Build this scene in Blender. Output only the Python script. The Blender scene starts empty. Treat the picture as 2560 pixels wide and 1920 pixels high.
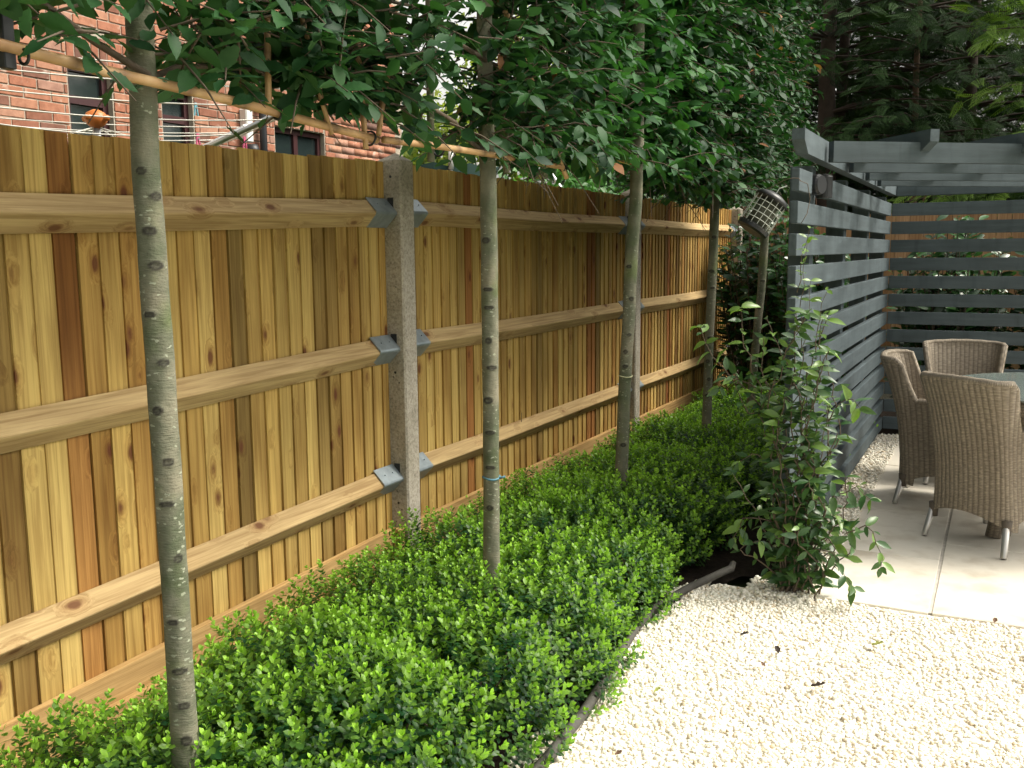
import bpy, bmesh, math, random
import numpy as np
from mathutils import Matrix, Vector
rng = np.random.default_rng(7)
random.seed(7)
sc = bpy.context.scene
COL = sc.collection

# ------------------------------------------------------------------ camera, sky, sun, exposure
R = np.array([[0.8909721756, 0.0537298684, -0.4508677007],
              [0.4539697241, -0.1249795192, 0.8822083707],
              [-0.0089482887, -0.9907033971, -0.1357450077]])
CAM = np.array([2.4, 0.0, 1.42])
cd = bpy.data.cameras.new('camera')
cd.sensor_width = 36.0
cd.lens = 2400 / 2560 * 36.0
cd.clip_start = 0.05
cd.clip_end = 800
cam = bpy.data.objects.new('camera', cd)
COL.objects.link(cam)
m = Matrix.Identity(4)
for i in range(3):
    m[i][0] = R[i, 0]; m[i][1] = -R[i, 1]; m[i][2] = -R[i, 2]; m[i][3] = CAM[i]
cam.matrix_world = m
sc.camera = cam

SUN_EL, SUN_AZ = math.radians(50), math.radians(62)   # azimuth clockwise from +Y
world = bpy.data.worlds.new('World')
sc.world = world
world.use_nodes = True
wn = world.node_tree
bg = wn.nodes['Background']
sky = wn.nodes.new('ShaderNodeTexSky')
sky.sky_type = 'NISHITA'
sky.sun_disc = False
sky.sun_elevation = SUN_EL
sky.sun_rotation = SUN_AZ
sky.air_density = 1.0
sky.dust_density = 5.0
sky.ozone_density = 1.0
hs = wn.nodes.new('ShaderNodeHueSaturation')       # overcast: nearly colourless cloud
hs.inputs['Saturation'].default_value = 0.12
wn.links.new(sky.outputs[0], hs.inputs['Color'])
wt = wn.nodes.new('ShaderNodeMix'); wt.data_type = 'RGBA'; wt.blend_type = 'MULTIPLY'   # warm white balance of the cloud light
wt.inputs[0].default_value = 1.0
wt.inputs[7].default_value = (1.0, 0.975, 0.9, 1)
wn.links.new(hs.outputs[0], wt.inputs[6])
wn.links.new(wt.outputs[2], bg.inputs[0])
bg.inputs[1].default_value = 0.15
sd = bpy.data.lights.new('sun', 'SUN')
sd.energy = 1.5
sd.angle = math.radians(20)
sd.color = (1.0, 0.93, 0.8)
sun = bpy.data.objects.new('sun', sd)
COL.objects.link(sun)
sdir = Vector((math.sin(SUN_AZ) * math.cos(SUN_EL), math.cos(SUN_AZ) * math.cos(SUN_EL), math.sin(SUN_EL)))
sun.rotation_euler = sdir.to_track_quat('Z', 'Y').to_euler()
sun.location = (6, -4, 9)
sc.view_settings.view_transform = 'Standard'
sc.view_settings.look = 'None'
sc.view_settings.gamma = 1.0
sc.view_settings.use_curve_mapping = False
sc.view_settings.exposure = 1.06
sc.cycles.max_bounces = 4
sc.cycles.diffuse_bounces = 3
sc.cycles.glossy_bounces = 2
sc.cycles.transmission_bounces = 4
sc.cycles.transparent_max_bounces = 4
sc.cycles.caustics_reflective = False
sc.cycles.caustics_refractive = False

# ------------------------------------------------------------------ helpers: objects
def off(o):
    v = Vector((0, 0, 0))
    while o is not None:
        v += o.location
        o = o.parent
    return np.array(v)

def tag(o, label=None, cat=None, group=None, kind=None):
    if label: o['label'] = label
    if cat: o['category'] = cat
    if group: o['group'] = group
    if kind: o['kind'] = kind
    return o

def thing(name, label, cat, loc=(0, 0, 0), group=None):
    o = bpy.data.objects.new(name, None)
    o.empty_display_size = 0.1
    COL.objects.link(o)
    o.location = loc
    return tag(o, label, cat, group)

def make_mesh(name, V, F, mat, smooth=False, tint=None, uv=None):
    V = np.asarray(V, np.float32)
    me = bpy.data.meshes.new(name)
    if isinstance(F, np.ndarray):
        k = F.shape[1]
        me.vertices.add(len(V)); me.vertices.foreach_set('co', V.ravel())
        me.loops.add(F.size); me.loops.foreach_set('vertex_index', F.astype(np.int32).ravel())
        me.polygons.add(len(F)); me.polygons.foreach_set('loop_start', np.arange(0, F.size, k, dtype=np.int32))
        me.update(calc_edges=True)
        me.validate()
    else:
        me.from_pydata(V.tolist(), [], F)
        me.update()
    if smooth:
        me.polygons.foreach_set('use_smooth', [True] * len(me.polygons))
    if tint is not None:
        a = me.attributes.new('tint', 'FLOAT', 'POINT')
        a.data.foreach_set('value', np.asarray(tint, np.float32))
    if uv is not None:
        l = me.uv_layers.new(name='UVMap')
        idx = np.zeros(len(me.loops), np.int32); me.loops.foreach_get('vertex_index', idx)
        l.data.foreach_set('uv', np.asarray(uv, np.float32)[idx].ravel())
    if mat: me.materials.append(mat)
    return me

def inst(name, me, parent=None, loc=(0, 0, 0), rot=None, scale=None):
    o = bpy.data.objects.new(name, me)
    COL.objects.link(o)
    o.parent = parent
    o.location = loc
    if rot is not None: o.rotation_euler = rot
    if scale is not None: o.scale = scale
    return o

def part(name, VF, mat, parent=None, smooth=False, tint=None, uv=None, world=True):
    V, F = VF
    V = np.array(V, float)
    if world and parent is not None: V = V - off(parent)
    return inst(name, make_mesh(name, V, F, mat, smooth, tint, uv), parent)

def struct(name, VF, mat, smooth=False, tint=None, uv=None, kind='structure'):
    return tag(part(name, VF, mat, None, smooth, tint, uv), kind=kind)

# ------------------------------------------------------------------ helpers: shapes
def box(x0, x1, y0, y1, z0, z1):
    V = [(x, y, z) for z in (z0, z1) for y in (y0, y1) for x in (x0, x1)]
    return V, [(0, 2, 3, 1), (4, 5, 7, 6), (0, 1, 5, 4), (2, 6, 7, 3), (0, 4, 6, 2), (1, 3, 7, 5)]

def cbox(x0, x1, y0, y1, z0, z1, b=0.003, seg=1):
    bm = bmesh.new()
    V, F = box(x0, x1, y0, y1, z0, z1)
    vs = [bm.verts.new(v) for v in V]
    for f in F: bm.faces.new([vs[i] for i in f])
    bmesh.ops.bevel(bm, geom=bm.edges[:], offset=b, segments=seg, affect='EDGES', profile=0.6)
    bm.verts.index_update()
    out = [tuple(v.co) for v in bm.verts], [tuple(v.index for v in f.verts) for f in bm.faces]
    bm.free()
    return out

def join(items):
    V, F, n = [], [], 0
    for v, f in items:
        v = [tuple(p) for p in v]
        V += v
        F += [tuple(int(i) + n for i in q) for q in f]
        n += len(v)
    return V, F

def prism(poly, a, b, axis):
    """poly of 2D points extruded between a and b along axis (0,1,2)."""
    n = len(poly)
    def p3(p, t):
        q = [p[0], p[1]]; q.insert(axis, t); return tuple(q)
    V = [p3(p, a) for p in poly] + [p3(p, b) for p in poly]
    F = [tuple(range(n))[::-1], tuple(range(n, 2 * n))] + [(i, (i + 1) % n, n + (i + 1) % n, n + i) for i in range(n)]
    return V, F

def unit(v):
    v = np.asarray(v, float)
    return v / (np.linalg.norm(v, axis=-1, keepdims=True) + 1e-9)

def tube(P, r, sides=8, cap=True, wob=0.0):
    P = np.asarray(P, float); n = len(P)
    r = np.broadcast_to(np.asarray(r, float), (n,))
    T = unit(np.gradient(P, axis=0))
    ref = np.array([0, 0, 1.]) if abs(T[0, 2]) < 0.9 else np.array([1., 0, 0])
    V = []
    for i in range(n):
        a = np.cross(T[i], ref); a = a / (np.linalg.norm(a) + 1e-9)
        b = np.cross(T[i], a)
        ref = np.cross(a, T[i])
        for k in range(sides):
            t = 2 * math.pi * k / sides
            rr = r[i] * (1 + wob * math.sin(3 * t + i * 1.7))
            V.append(P[i] + rr * (math.cos(t) * a + math.sin(t) * b))
    F = [(i * sides + k, i * sides + (k + 1) % sides, (i + 1) * sides + (k + 1) % sides, (i + 1) * sides + k)
         for i in range(n - 1) for k in range(sides)]
    if cap:
        F.append(tuple(range(sides))[::-1]); F.append(tuple((n - 1) * sides + k for k in range(sides)))
    return V, F

def lathe(prof, sides=24, c=(0, 0, 0)):
    """prof: list of (r, z) bottom to top."""
    V = [(c[0] + r * math.cos(2 * math.pi * k / sides), c[1] + r * math.sin(2 * math.pi * k / sides), c[2] + z)
         for r, z in prof for k in range(sides)]
    n = len(prof)
    F = [(i * sides + k, i * sides + (k + 1) % sides, (i + 1) * sides + (k + 1) % sides, (i + 1) * sides + k)
         for i in range(n - 1) for k in range(sides)]
    F.append(tuple(range(sides))[::-1]); F.append(tuple((n - 1) * sides + k for k in range(sides)))
    return V, F

def sag(a, b, n, d):
    a, b = np.array(a, float), np.array(b, float)
    t = np.linspace(0, 1, n)[:, None]
    p = a + (b - a) * t
    p[:, 2] -= (4 * d * t * (1 - t))[:, 0]
    return p

def leaf_tmpl(n=5, w=0.27, pos=0.45, serr=0.0, pleat=0.0, fold=0.06, curl=0.12):
    """unit leaf: stalk at the origin, +X to the tip, +Z the upper side."""
    V = []
    for i in range(n + 1):
        t = i / n
        s = t ** (math.log(0.5) / math.log(pos))
        ww = max(0.006, w * math.sin(math.pi * min(s, 1)) ** 0.85)
        if serr and 0 < i < n: ww *= 1 + serr * (1 if i % 2 else -1)
        z = -curl * t * t
        pz = pleat * (1 if i % 2 else -1) if 0 < i < n else 0
        V += [(t - (0.04 if i % 2 else 0), ww, z + fold * ww / w + pz), (t, 0, z), (t - (0.04 if i % 2 else 0), -ww, z + fold * ww / w + pz)]
    F = []
    for i in range(n):
        a = 3 * i
        F += [(a + 1, a + 4, a + 3, a), (a + 2, a + 5, a + 4, a + 1)]
    return np.array(V), np.array(F)

def scatter(tm, P, X, N, S, tint):
    tv, tf = tm
    P = np.asarray(P, float); X = unit(X); N = np.asarray(N, float)
    N = unit(N - (N * X).sum(1, keepdims=True) * X)
    Y = np.cross(N, X)
    S = np.broadcast_to(np.asarray(S, float), (len(P),))[:, None, None]
    V = P[:, None, :] + S * (tv[None, :, 0, None] * X[:, None, :] + tv[None, :, 1, None] * Y[:, None, :] + tv[None, :, 2, None] * N[:, None, :])
    F = tf[None] + (np.arange(len(P)) * len(tv))[:, None, None]
    return V.reshape(-1, 3), F.reshape(-1, tf.shape[1]), np.repeat(np.broadcast_to(tint, (len(P),)), len(tv))

def cat3(items):
    V, F, T, n = [], [], [], 0
    for v, f, t in items:
        V.append(v); F.append(f + n); T.append(t); n += len(v)
    return np.concatenate(V), np.concatenate(F), np.concatenate(T)

def leaf_matrix(p, x, n, s):
    x = unit(x); n = unit(n - np.dot(n, x) * x); y = np.cross(n, x)
    mm = Matrix.Identity(4)
    for i in range(3):
        mm[i][0] = x[i] * s; mm[i][1] = y[i] * s; mm[i][2] = n[i] * s; mm[i][3] = p[i]
    return mm

# ------------------------------------------------------------------ helpers: materials
class G:
    def __init__(s, name):
        s.m = bpy.data.materials.new(name); s.m.use_nodes = True
        s.t = s.m.node_tree; s.b = s.t.nodes['Principled BSDF']; s.out = s.t.nodes['Material Output']
    def n(s, typ, ins=None, out=0, **props):
        nd = s.t.nodes.new('ShaderNode' + typ)
        for k, v in props.items(): setattr(nd, k, v)
        for k, v in (ins or {}).items(): s.set(nd.inputs[k], v)
        return nd if out is None else nd.outputs[out]
    def set(s, sock, v):
        if isinstance(v, bpy.types.NodeSocket): s.t.links.new(v, sock)
        else: sock.default_value = v
    def p(s, **kw):
        for k, v in kw.items(): s.set(s.b.inputs[k.replace('_', ' ')], v)
    def noise(s, vec, scale, detail=4, rough=0.55, dist=0.0):
        return s.n('TexNoise', {'Vector': vec, 'Scale': scale, 'Detail': detail, 'Roughness': rough, 'Distortion': dist})
    def ramp(s, fac, stops, interp='LINEAR'):
        nd = s.t.nodes.new('ShaderNodeValToRGB'); e = nd.color_ramp.elements
        nd.color_ramp.interpolation = interp
        while len(e) < len(stops): e.new(0.5)
        for i, (p, c) in enumerate(stops):
            e[i].position = p
            e[i].color = (c, c, c, 1) if isinstance(c, (int, float)) else (*c, 1)
        s.set(nd.inputs[0], fac)
        return nd.outputs[0]
    def mix(s, f, a, b, mode='MIX'):
        nd = s.t.nodes.new('ShaderNodeMix'); nd.data_type = 'RGBA'; nd.blend_type = mode
        s.set(nd.inputs[0], f)
        for sock, v in ((nd.inputs[6], a), (nd.inputs[7], b)):
            s.set(sock, (*v, 1) if isinstance(v, tuple) and len(v) == 3 else v)
        return nd.outputs[2]
    def math(s, op, a, b=0.0, c=0.0):
        nd = s.t.nodes.new('ShaderNodeMath'); nd.operation = op
        s.set(nd.inputs[0], a); s.set(nd.inputs[1], b); s.set(nd.inputs[2], c)
        return nd.outputs[0]
    def vmath(s, op, a, b):
        nd = s.t.nodes.new('ShaderNodeVectorMath'); nd.operation = op
        s.set(nd.inputs[0], a); s.set(nd.inputs[1], b)
        return nd.outputs[0]
    def obj(s): return s.n('TexCoord', out=3)
    def rnd(s): return s.n('ObjectInfo', out=5) if False else s.t.nodes.new('ShaderNodeObjectInfo').outputs['Random']
    def bump(s, h, strength=0.3, dist=0.01):
        s.p(Normal=s.n('Bump', {'Height': h, 'Strength': strength, 'Distance': dist}))

def wood(name, axis, stops, knot=(0.12, 0.045, 0.02), rough=0.75, knots=0.36, blotch=0.35):
    g = G(name)
    r = g.rnd()
    o3 = g.n('CombineXYZ', {0: g.math('MULTIPLY', r, 37.0), 1: g.math('MULTIPLY', r, 91.0), 2: g.math('MULTIPLY', r, 53.0)})
    v = g.vmath('ADD', g.obj(), o3)
    gs = [75.0, 75.0, 75.0]; gs[axis] = 2.2
    vg = g.vmath('MULTIPLY', v, tuple(gs))
    ks = [11.0, 11.0, 11.0]; ks[axis] = 6.0
    vk = g.vmath('MULTIPLY', v, tuple(ks))
    vo = g.n('TexVoronoi', {'Vector': vk, 'Scale': 1.0}, out=None)
    pick = g.n('SeparateColor', {0: vo.outputs['Color']})
    isk = g.math('LESS_THAN', pick, knots)
    kd = g.math('ADD', vo.outputs['Distance'], g.math('MULTIPLY', g.math('SUBTRACT', g.noise(vk, 5.0, 3), 0.5), 0.12))
    kn = g.math('MULTIPLY', g.ramp(kd, [(0.1, 1.0), (0.2, 0.0)]), isk)
    halo = g.math('MULTIPLY', g.ramp(kd, [(0.1, 1.0), (0.42, 0.0)]), isk)
    vw = g.vmath('ADD', vg, g.n('CombineXYZ', {0: g.math('MULTIPLY', halo, 2.2), 1: g.math('MULTIPLY', halo, 2.2), 2: g.math('MULTIPLY', halo, 2.2)}))
    grain = g.noise(vw, 1.0, 6, 0.6, 0.5)
    bs = [3.0, 3.0, 3.0]; bs[axis] = 0.8
    bl = g.noise(g.vmath('MULTIPLY', v, tuple(bs)), 1.0, 3)
    base = g.ramp(r, stops)
    c = g.mix(g.ramp(grain, [(0.36, 1.0), (0.62, 0.0)]), base, (0.42, 0.33, 0.24), 'MULTIPLY')
    c = g.mix(0.6, base, c)
    c = g.mix(g.math('MULTIPLY', g.ramp(bl, [(0.45, 0.0), (0.7, 1.0)]), blotch), c, (0.36, 0.25, 0.15), 'MULTIPLY')
    c = g.mix(g.math('MULTIPLY', halo, 0.5), c, (0.55, 0.36, 0.22), 'MULTIPLY')
    c = g.mix(g.math('MULTIPLY', kn, 0.85), c, knot)
    g.p(Base_Color=c, Roughness=rough)
    g.b.inputs['Specular IOR Level'].default_value = 0.25
    g.bump(grain, 0.35, 0.004)
    return g.m

def leafmat(name, dark, light, rough=0.42, transl=0.25, vein=False, back=None, spec=0.5):
    g = G(name)
    a = g.n('Attribute', attribute_name='tint', out=2)
    r = g.rnd()
    f = g.math('ADD', a, g.math('MULTIPLY', g.math('SUBTRACT', g.noise(g.obj(), 9.0, 2), 0.5), 0.5))
    c = g.ramp(f, [(0.0, dark), (1.0, light)])
    c = g.mix(g.math('MULTIPLY', r, 0.25), c, (0.6, 0.75, 0.5), 'MULTIPLY')
    c = g.mix(g.math('LESS_THAN', a, -0.5), c, (0.24, 0.11, 0.045))
    geo = g.t.nodes.new('ShaderNodeNewGeometry')
    c2 = g.mix(g.math('MULTIPLY', geo.outputs['Backfacing'], 0.5), c, back or tuple(min(1, 1.5 * x + 0.02) for x in light))
    g.p(Base_Color=c2, Roughness=rough)
    g.b.inputs['Specular IOR Level'].default_value = spec
    tr = g.n('BsdfTranslucent', {'Color': g.mix(1.0, c, (1.5, 1.7, 0.7), 'MULTIPLY')})
    ms = g.n('MixShader', {0: transl, 1: g.b.outputs[0], 2: tr})
    g.t.links.new(ms, g.out.inputs[0])
    return g.m

def plain(name, col, rough=0.6, metal=0.0, var=0.2, scale=12.0, bump=0.0, spec=0.5):
    g = G(name)
    o = g.obj()
    c = g.mix(g.math('MULTIPLY', g.ramp(g.noise(o, scale, 5), [(0.3, 0.0), (0.75, 1.0)]), var), col, (0.25, 0.24, 0.22), 'MULTIPLY')
    g.p(Base_Color=c, Roughness=rough, Metallic=metal)
    g.b.inputs['Specular IOR Level'].default_value = spec
    if bump: g.bump(g.noise(o, scale * 6, 4), bump, 0.004)
    return g.m

M = {}
honey = [(0.0, (0.30, 0.205, 0.066)), (0.06, (0.40, 0.27, 0.085)), (0.13, (0.57, 0.40, 0.128)), (0.45, (0.64, 0.455, 0.153)),
         (0.75, (0.59, 0.395, 0.12)), (0.88, (0.52, 0.31, 0.088)), (0.95, (0.42, 0.2, 0.058)), (1.0, (0.31, 0.12, 0.038))]
M['board'] = wood('fence_board_wood', 2, honey, knot=(0.11, 0.03, 0.014), knots=0.55, blotch=0.8)
M['rail'] = wood('rail_wood', 1, [(0.0, (0.54, 0.39, 0.19)), (1.0, (0.6, 0.44, 0.22))], knot=(0.13, 0.05, 0.022), knots=0.62, blotch=0.35)
M['gboard'] = wood('gravel_board_wood', 1, [(0.0, (0.50, 0.32, 0.13)), (1.0, (0.55, 0.36, 0.15))], knots=0.12, blotch=0.2)
M['oldboard'] = wood('old_fence_wood', 2, [(0.0, (0.42, 0.25, 0.12)), (0.5, (0.5, 0.31, 0.17)), (1.0, (0.36, 0.2, 0.1))], knots=0.2, blotch=0.5)

def concrete(name):
    g = G(name); o = g.obj()
    n1 = g.noise(o, 5.0, 5); n2 = g.noise(o, 90.0, 4, 0.7)
    c = g.ramp(n2, [(0.3, (0.24, 0.215, 0.175)), (0.5, (0.43, 0.385, 0.32)), (0.72, (0.56, 0.51, 0.43))])
    c = g.mix(g.math('MULTIPLY', g.ramp(n1, [(0.42, 0.0), (0.68, 1.0)]), 0.6), c, (0.42, 0.42, 0.34), 'MULTIPLY')
    vo = g.n('TexVoronoi', {'Vector': g.vmath('ADD', o, g.vmath('MULTIPLY', g.n('TexNoise', {'Vector': o, 'Scale': 30.0}, out=1), (0.02, 0.02, 0.02))), 'Scale': 38.0}, out=None)
    hole = g.math('MULTIPLY', g.ramp(vo.outputs['Distance'], [(0.1, 1.0), (0.2, 0.0)]), g.math('LESS_THAN', g.n('SeparateColor', {0: vo.outputs['Color']}), 0.22))
    c = g.mix(g.math('MULTIPLY', hole, 0.75), c, (0.06, 0.055, 0.045))
    g.p(Base_Color=c, Roughness=0.95)
    g.b.inputs['Specular IOR Level'].default_value = 0.15
    g.bump(g.math('SUBTRACT', n2, hole), 0.6, 0.004)
    return g.m
M['concrete'] = concrete('concrete_post')
M['galv'] = plain('galvanised_steel', (0.36, 0.42, 0.46), 0.42, 0.55, 0.35, 30)

def paintmat(name, col, axis):
    g = G(name)
    r = g.rnd()
    v = g.vmath('ADD', g.obj(), g.n('CombineXYZ', {0: g.math('MULTIPLY', r, 31.0), 1: g.math('MULTIPLY', r, 17.0), 2: g.math('MULTIPLY', r, 57.0)}))
    s = [40.0, 40.0, 40.0]; s[axis] = 3.0
    gr = g.noise(g.vmath('MULTIPLY', v, tuple(s)), 1.0, 5, 0.6)
    n2 = g.noise(v, 6.0, 4)
    stain = g.noise(g.vmath('MULTIPLY', v, (16.0, 16.0, 2.0)), 1.0, 3)
    c = g.mix(g.ramp(gr, [(0.3, 0.0), (0.7, 1.0)]), tuple(0.8 * x for x in col), tuple(1.15 * x for x in col))
    c = g.mix(g.math('MULTIPLY', g.ramp(n2, [(0.4, 0.0), (0.72, 1.0)]), 0.5), c, (0.6, 0.62, 0.6), 'MULTIPLY')
    c = g.mix(g.math('MULTIPLY', g.ramp(stain, [(0.56, 0.0), (0.74, 1.0)]), 0.4), c, (0.3, 0.32, 0.33), 'MULTIPLY')
    c = g.mix(g.math('MULTIPLY', g.math('SUBTRACT', r, 0.5), 0.3), c, (0.5, 0.5, 0.5), 'MULTIPLY')
    g.p(Base_Color=c, Roughness=0.7)
    g.b.inputs['Specular IOR Level'].default_value = 0.3
    g.bump(gr, 0.35, 0.003)
    return g.m
GREY = (0.083, 0.107, 0.118)
M['paint_x'] = paintmat('grey_paint_x', GREY, 0)
M['paint_y'] = paintmat('grey_paint_y', GREY, 1)
M['paint_z'] = paintmat('grey_paint_z', GREY, 2)

def barkmat(name, lichen=True):
    g = G(name); o = g.obj()
    a = g.n('Attribute', attribute_name='tint', out=2)
    n1 = g.noise(o, 9.0, 4); n2 = g.noise(g.vmath('MULTIPLY', o, (60.0, 60.0, 260.0)), 1.0, 3)
    c = g.ramp(n1, [(0.34, (0.085, 0.1, 0.06)), (0.5, (0.14, 0.142, 0.1)), (0.66, (0.21, 0.195, 0.14))])
    c = g.mix(g.math('MULTIPLY', g.ramp(n2, [(0.5, 0.0), (0.7, 1.0)]), 0.35), c, (0.09, 0.085, 0.065))
    if lichen:
        vo = g.n('TexVoronoi', {'Vector': g.vmath('ADD', g.vmath('MULTIPLY', o, (1.0, 1.0, 2.0)), g.vmath('MULTIPLY', g.n('TexNoise', {'Vector': o, 'Scale': 70.0}, out=1), (0.03, 0.03, 0.03))), 'Scale': 55.0}, out=None)
        sp = g.math('MULTIPLY', g.ramp(vo.outputs['Distance'], [(0.26, 1.0), (0.36, 0.0)]), g.math('LESS_THAN', g.n('SeparateColor', {0: vo.outputs['Color']}), g.ramp(g.noise(o, 4.0, 2), [(0.4, 0.06), (0.66, 0.5)])))
        c = g.mix(g.math('MULTIPLY', sp, 0.85), c, (0.3, 0.32, 0.24))
        c = g.mix(g.math('MULTIPLY', g.ramp(g.noise(o, 6.5, 3), [(0.54, 0.0), (0.7, 1.0)]), 0.6), c, (0.09, 0.125, 0.035))
    c = g.mix(a, c, (0.035, 0.032, 0.026))
    g.p(Base_Color=c, Roughness=0.85)
    g.b.inputs['Specular IOR Level'].default_value = 0.2
    g.bump(g.math('ADD', n2, g.math('MULTIPLY', g.noise(o, 45.0, 5, 0.7), 1.2)), 0.6, 0.004)
    return g.m
M['bark'] = barkmat('hornbeam_bark')
M['twig'] = plain('twig_bark', (0.12, 0.09, 0.062), 0.9, var=0.5, scale=40)
M['conbark'] = plain('conifer_bark', (0.06, 0.042, 0.032), 0.95, var=0.6, scale=14, bump=0.6)
M['conbark2'] = plain('conifer_bark_pale', (0.17, 0.11, 0.075), 0.95, var=0.6, scale=14, bump=0.6)
def cane_mat():
    g = G('bamboo'); o = g.obj()
    a = g.n('Attribute', attribute_name='tint', out=2)
    c = g.ramp(g.noise(o, 14.0, 4), [(0.3, (0.30, 0.17, 0.075)), (0.55, (0.45, 0.27, 0.12)), (0.75, (0.56, 0.38, 0.2))])
    c = g.mix(a, c, (0.16, 0.09, 0.045))
    g.p(Base_Color=c, Roughness=0.5)
    return g.m
M['cane'] = cane_mat()
M['horn'] = leafmat('hornbeam_leaf', (0.006, 0.031, 0.012), (0.036, 0.112, 0.027), 0.55, 0.16, spec=0.2)
M['horn2'] = leafmat('hornbeam_leaf_fresh', (0.009, 0.048, 0.015), (0.056, 0.172, 0.038), 0.55, 0.2, spec=0.2)
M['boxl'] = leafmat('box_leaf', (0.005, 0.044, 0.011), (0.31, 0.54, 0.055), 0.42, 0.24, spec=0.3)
M['jas'] = leafmat('climber_leaf', (0.02, 0.066, 0.028), (0.17, 0.28, 0.06), 0.36, 0.18, spec=0.5)
M['laur'] = leafmat('laurel_leaf', (0.012, 0.052, 0.014), (0.048, 0.155, 0.028), 0.28, 0.15, spec=0.6)
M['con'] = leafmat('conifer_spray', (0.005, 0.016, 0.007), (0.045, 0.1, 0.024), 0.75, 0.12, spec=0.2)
M['con2'] = leafmat('conifer_spray_lit', (0.014, 0.05, 0.015), (0.24, 0.38, 0.07), 0.65, 0.3, spec=0.2)  # yellow-green tips; the tree's brighter lighting is also put into this colour
M['yell'] = leafmat('far_tree_leaf', (0.12, 0.19, 0.035), (0.38, 0.42, 0.09), 0.5, 0.35, spec=0.3)
M['nbush'] = leafmat('neighbour_bush_leaf', (0.03, 0.11, 0.025), (0.1, 0.27, 0.06), 0.45, 0.25, spec=0.4)
M['dead'] = plain('dead_leaf', (0.14, 0.07, 0.035), 0.8, var=0.5, scale=30)
M['tie'] = plain('black_tie', (0.012, 0.012, 0.012), 0.5)
M['gtie'] = plain('green_tie', (0.05, 0.13, 0.06), 0.5)
M['btie'] = plain('blue_twine', (0.08, 0.2, 0.26), 0.7)
M['wtie'] = plain('pale_twine', (0.5, 0.5, 0.3), 0.7)
M['black'] = plain('black_plastic', (0.014, 0.015, 0.017), 0.4)
M['alu'] = plain('aluminium', (0.55, 0.56, 0.56), 0.38, 0.8, 0.2, 20)
M['line'] = plain('washing_line', (0.75, 0.73, 0.66), 0.6)
M['orange'] = plain('orange_plastic', (0.55, 0.16, 0.03), 0.45)
M['pink'] = plain('pink_plastic', (0.75, 0.16, 0.3), 0.45)
M['blue'] = plain('blue_plastic', (0.2, 0.5, 0.6), 0.45)
M['upvc'] = plain('maroon_window_frame', (0.055, 0.018, 0.02), 0.4)
M['white'] = plain('white_plastic', (0.75, 0.75, 0.72), 0.45, var=0.1)
M['pipe'] = plain('grey_black_pipe', (0.02, 0.022, 0.026), 0.45)
g = G('window_glass'); g.p(Base_Color=(0.02, 0.03, 0.03, 1), Roughness=0.06); g.b.inputs['Specular IOR Level'].default_value = 0.9; M['pane'] = g.m
M['net'] = plain('dark_net', (0.02, 0.055, 0.045), 0.9)
M['edging'] = plain('edging_tube', (0.075, 0.07, 0.06), 0.75, var=0.6, scale=16, bump=0.3)
M['wirepale'] = plain('pale_wire', (0.42, 0.45, 0.4), 0.5)
M['seed'] = plain('mesh_tube', (0.07, 0.075, 0.05), 0.8, var=0.6, scale=160)
M['steel'] = plain('brushed_leg', (0.55, 0.53, 0.5), 0.35, 0.85, 0.15, 30)

def soilmat():
    g = G('soil'); o = g.obj(); n = g.noise(o, 26.0, 6, 0.7)
    g.p(Base_Color=g.ramp(n, [(0.3, (0.008, 0.006, 0.005)), (0.7, (0.03, 0.022, 0.016))]), Roughness=1.0)
    g.b.inputs['Specular IOR Level'].default_value = 0.1
    g.bump(n, 1.0, 0.02); return g.m
M['soil'] = soilmat()
def grassmat():
    g = G('rough_grass'); o = g.obj()
    g.p(Base_Color=g.ramp(g.noise(o, 1.5, 8, 0.7), [(0.3, (0.03, 0.05, 0.015)), (0.7, (0.07, 0.11, 0.03))]), Roughness=0.95)
    return g.m
M['grass'] = grassmat()
def stonemat(name, tinted):
    g = G(name); o = g.obj()
    n = g.noise(o, 40.0, 4); n2 = g.noise(o, 3.0, 3)
    if tinted:
        a = g.n('Attribute', attribute_name='tint', out=2)
        c = g.ramp(a, [(0.0, (0.45, 0.38, 0.27)), (0.04, (0.64, 0.53, 0.37)), (0.12, (0.76, 0.69, 0.56)), (0.3, (0.84, 0.79, 0.68)), (1.0, (0.89, 0.86, 0.76))])
    else:
        c = g.ramp(n2, [(0.3, (0.7, 0.66, 0.56)), (0.7, (0.78, 0.745, 0.65))])
    c = g.mix(g.math('MULTIPLY', g.ramp(n, [(0.45, 0.0), (0.75, 1.0)]), 0.25), c, (0.7, 0.6, 0.45), 'MULTIPLY')
    g.p(Base_Color=c, Roughness=0.9)
    g.b.inputs['Specular IOR Level'].default_value = 0.2
    g.bump(n, 0.3, 0.002)
    return g.m
M['stone'] = stonemat('cream_gravel', True)
M['stonebase'] = stonemat('gravel_bed', False)
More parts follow.
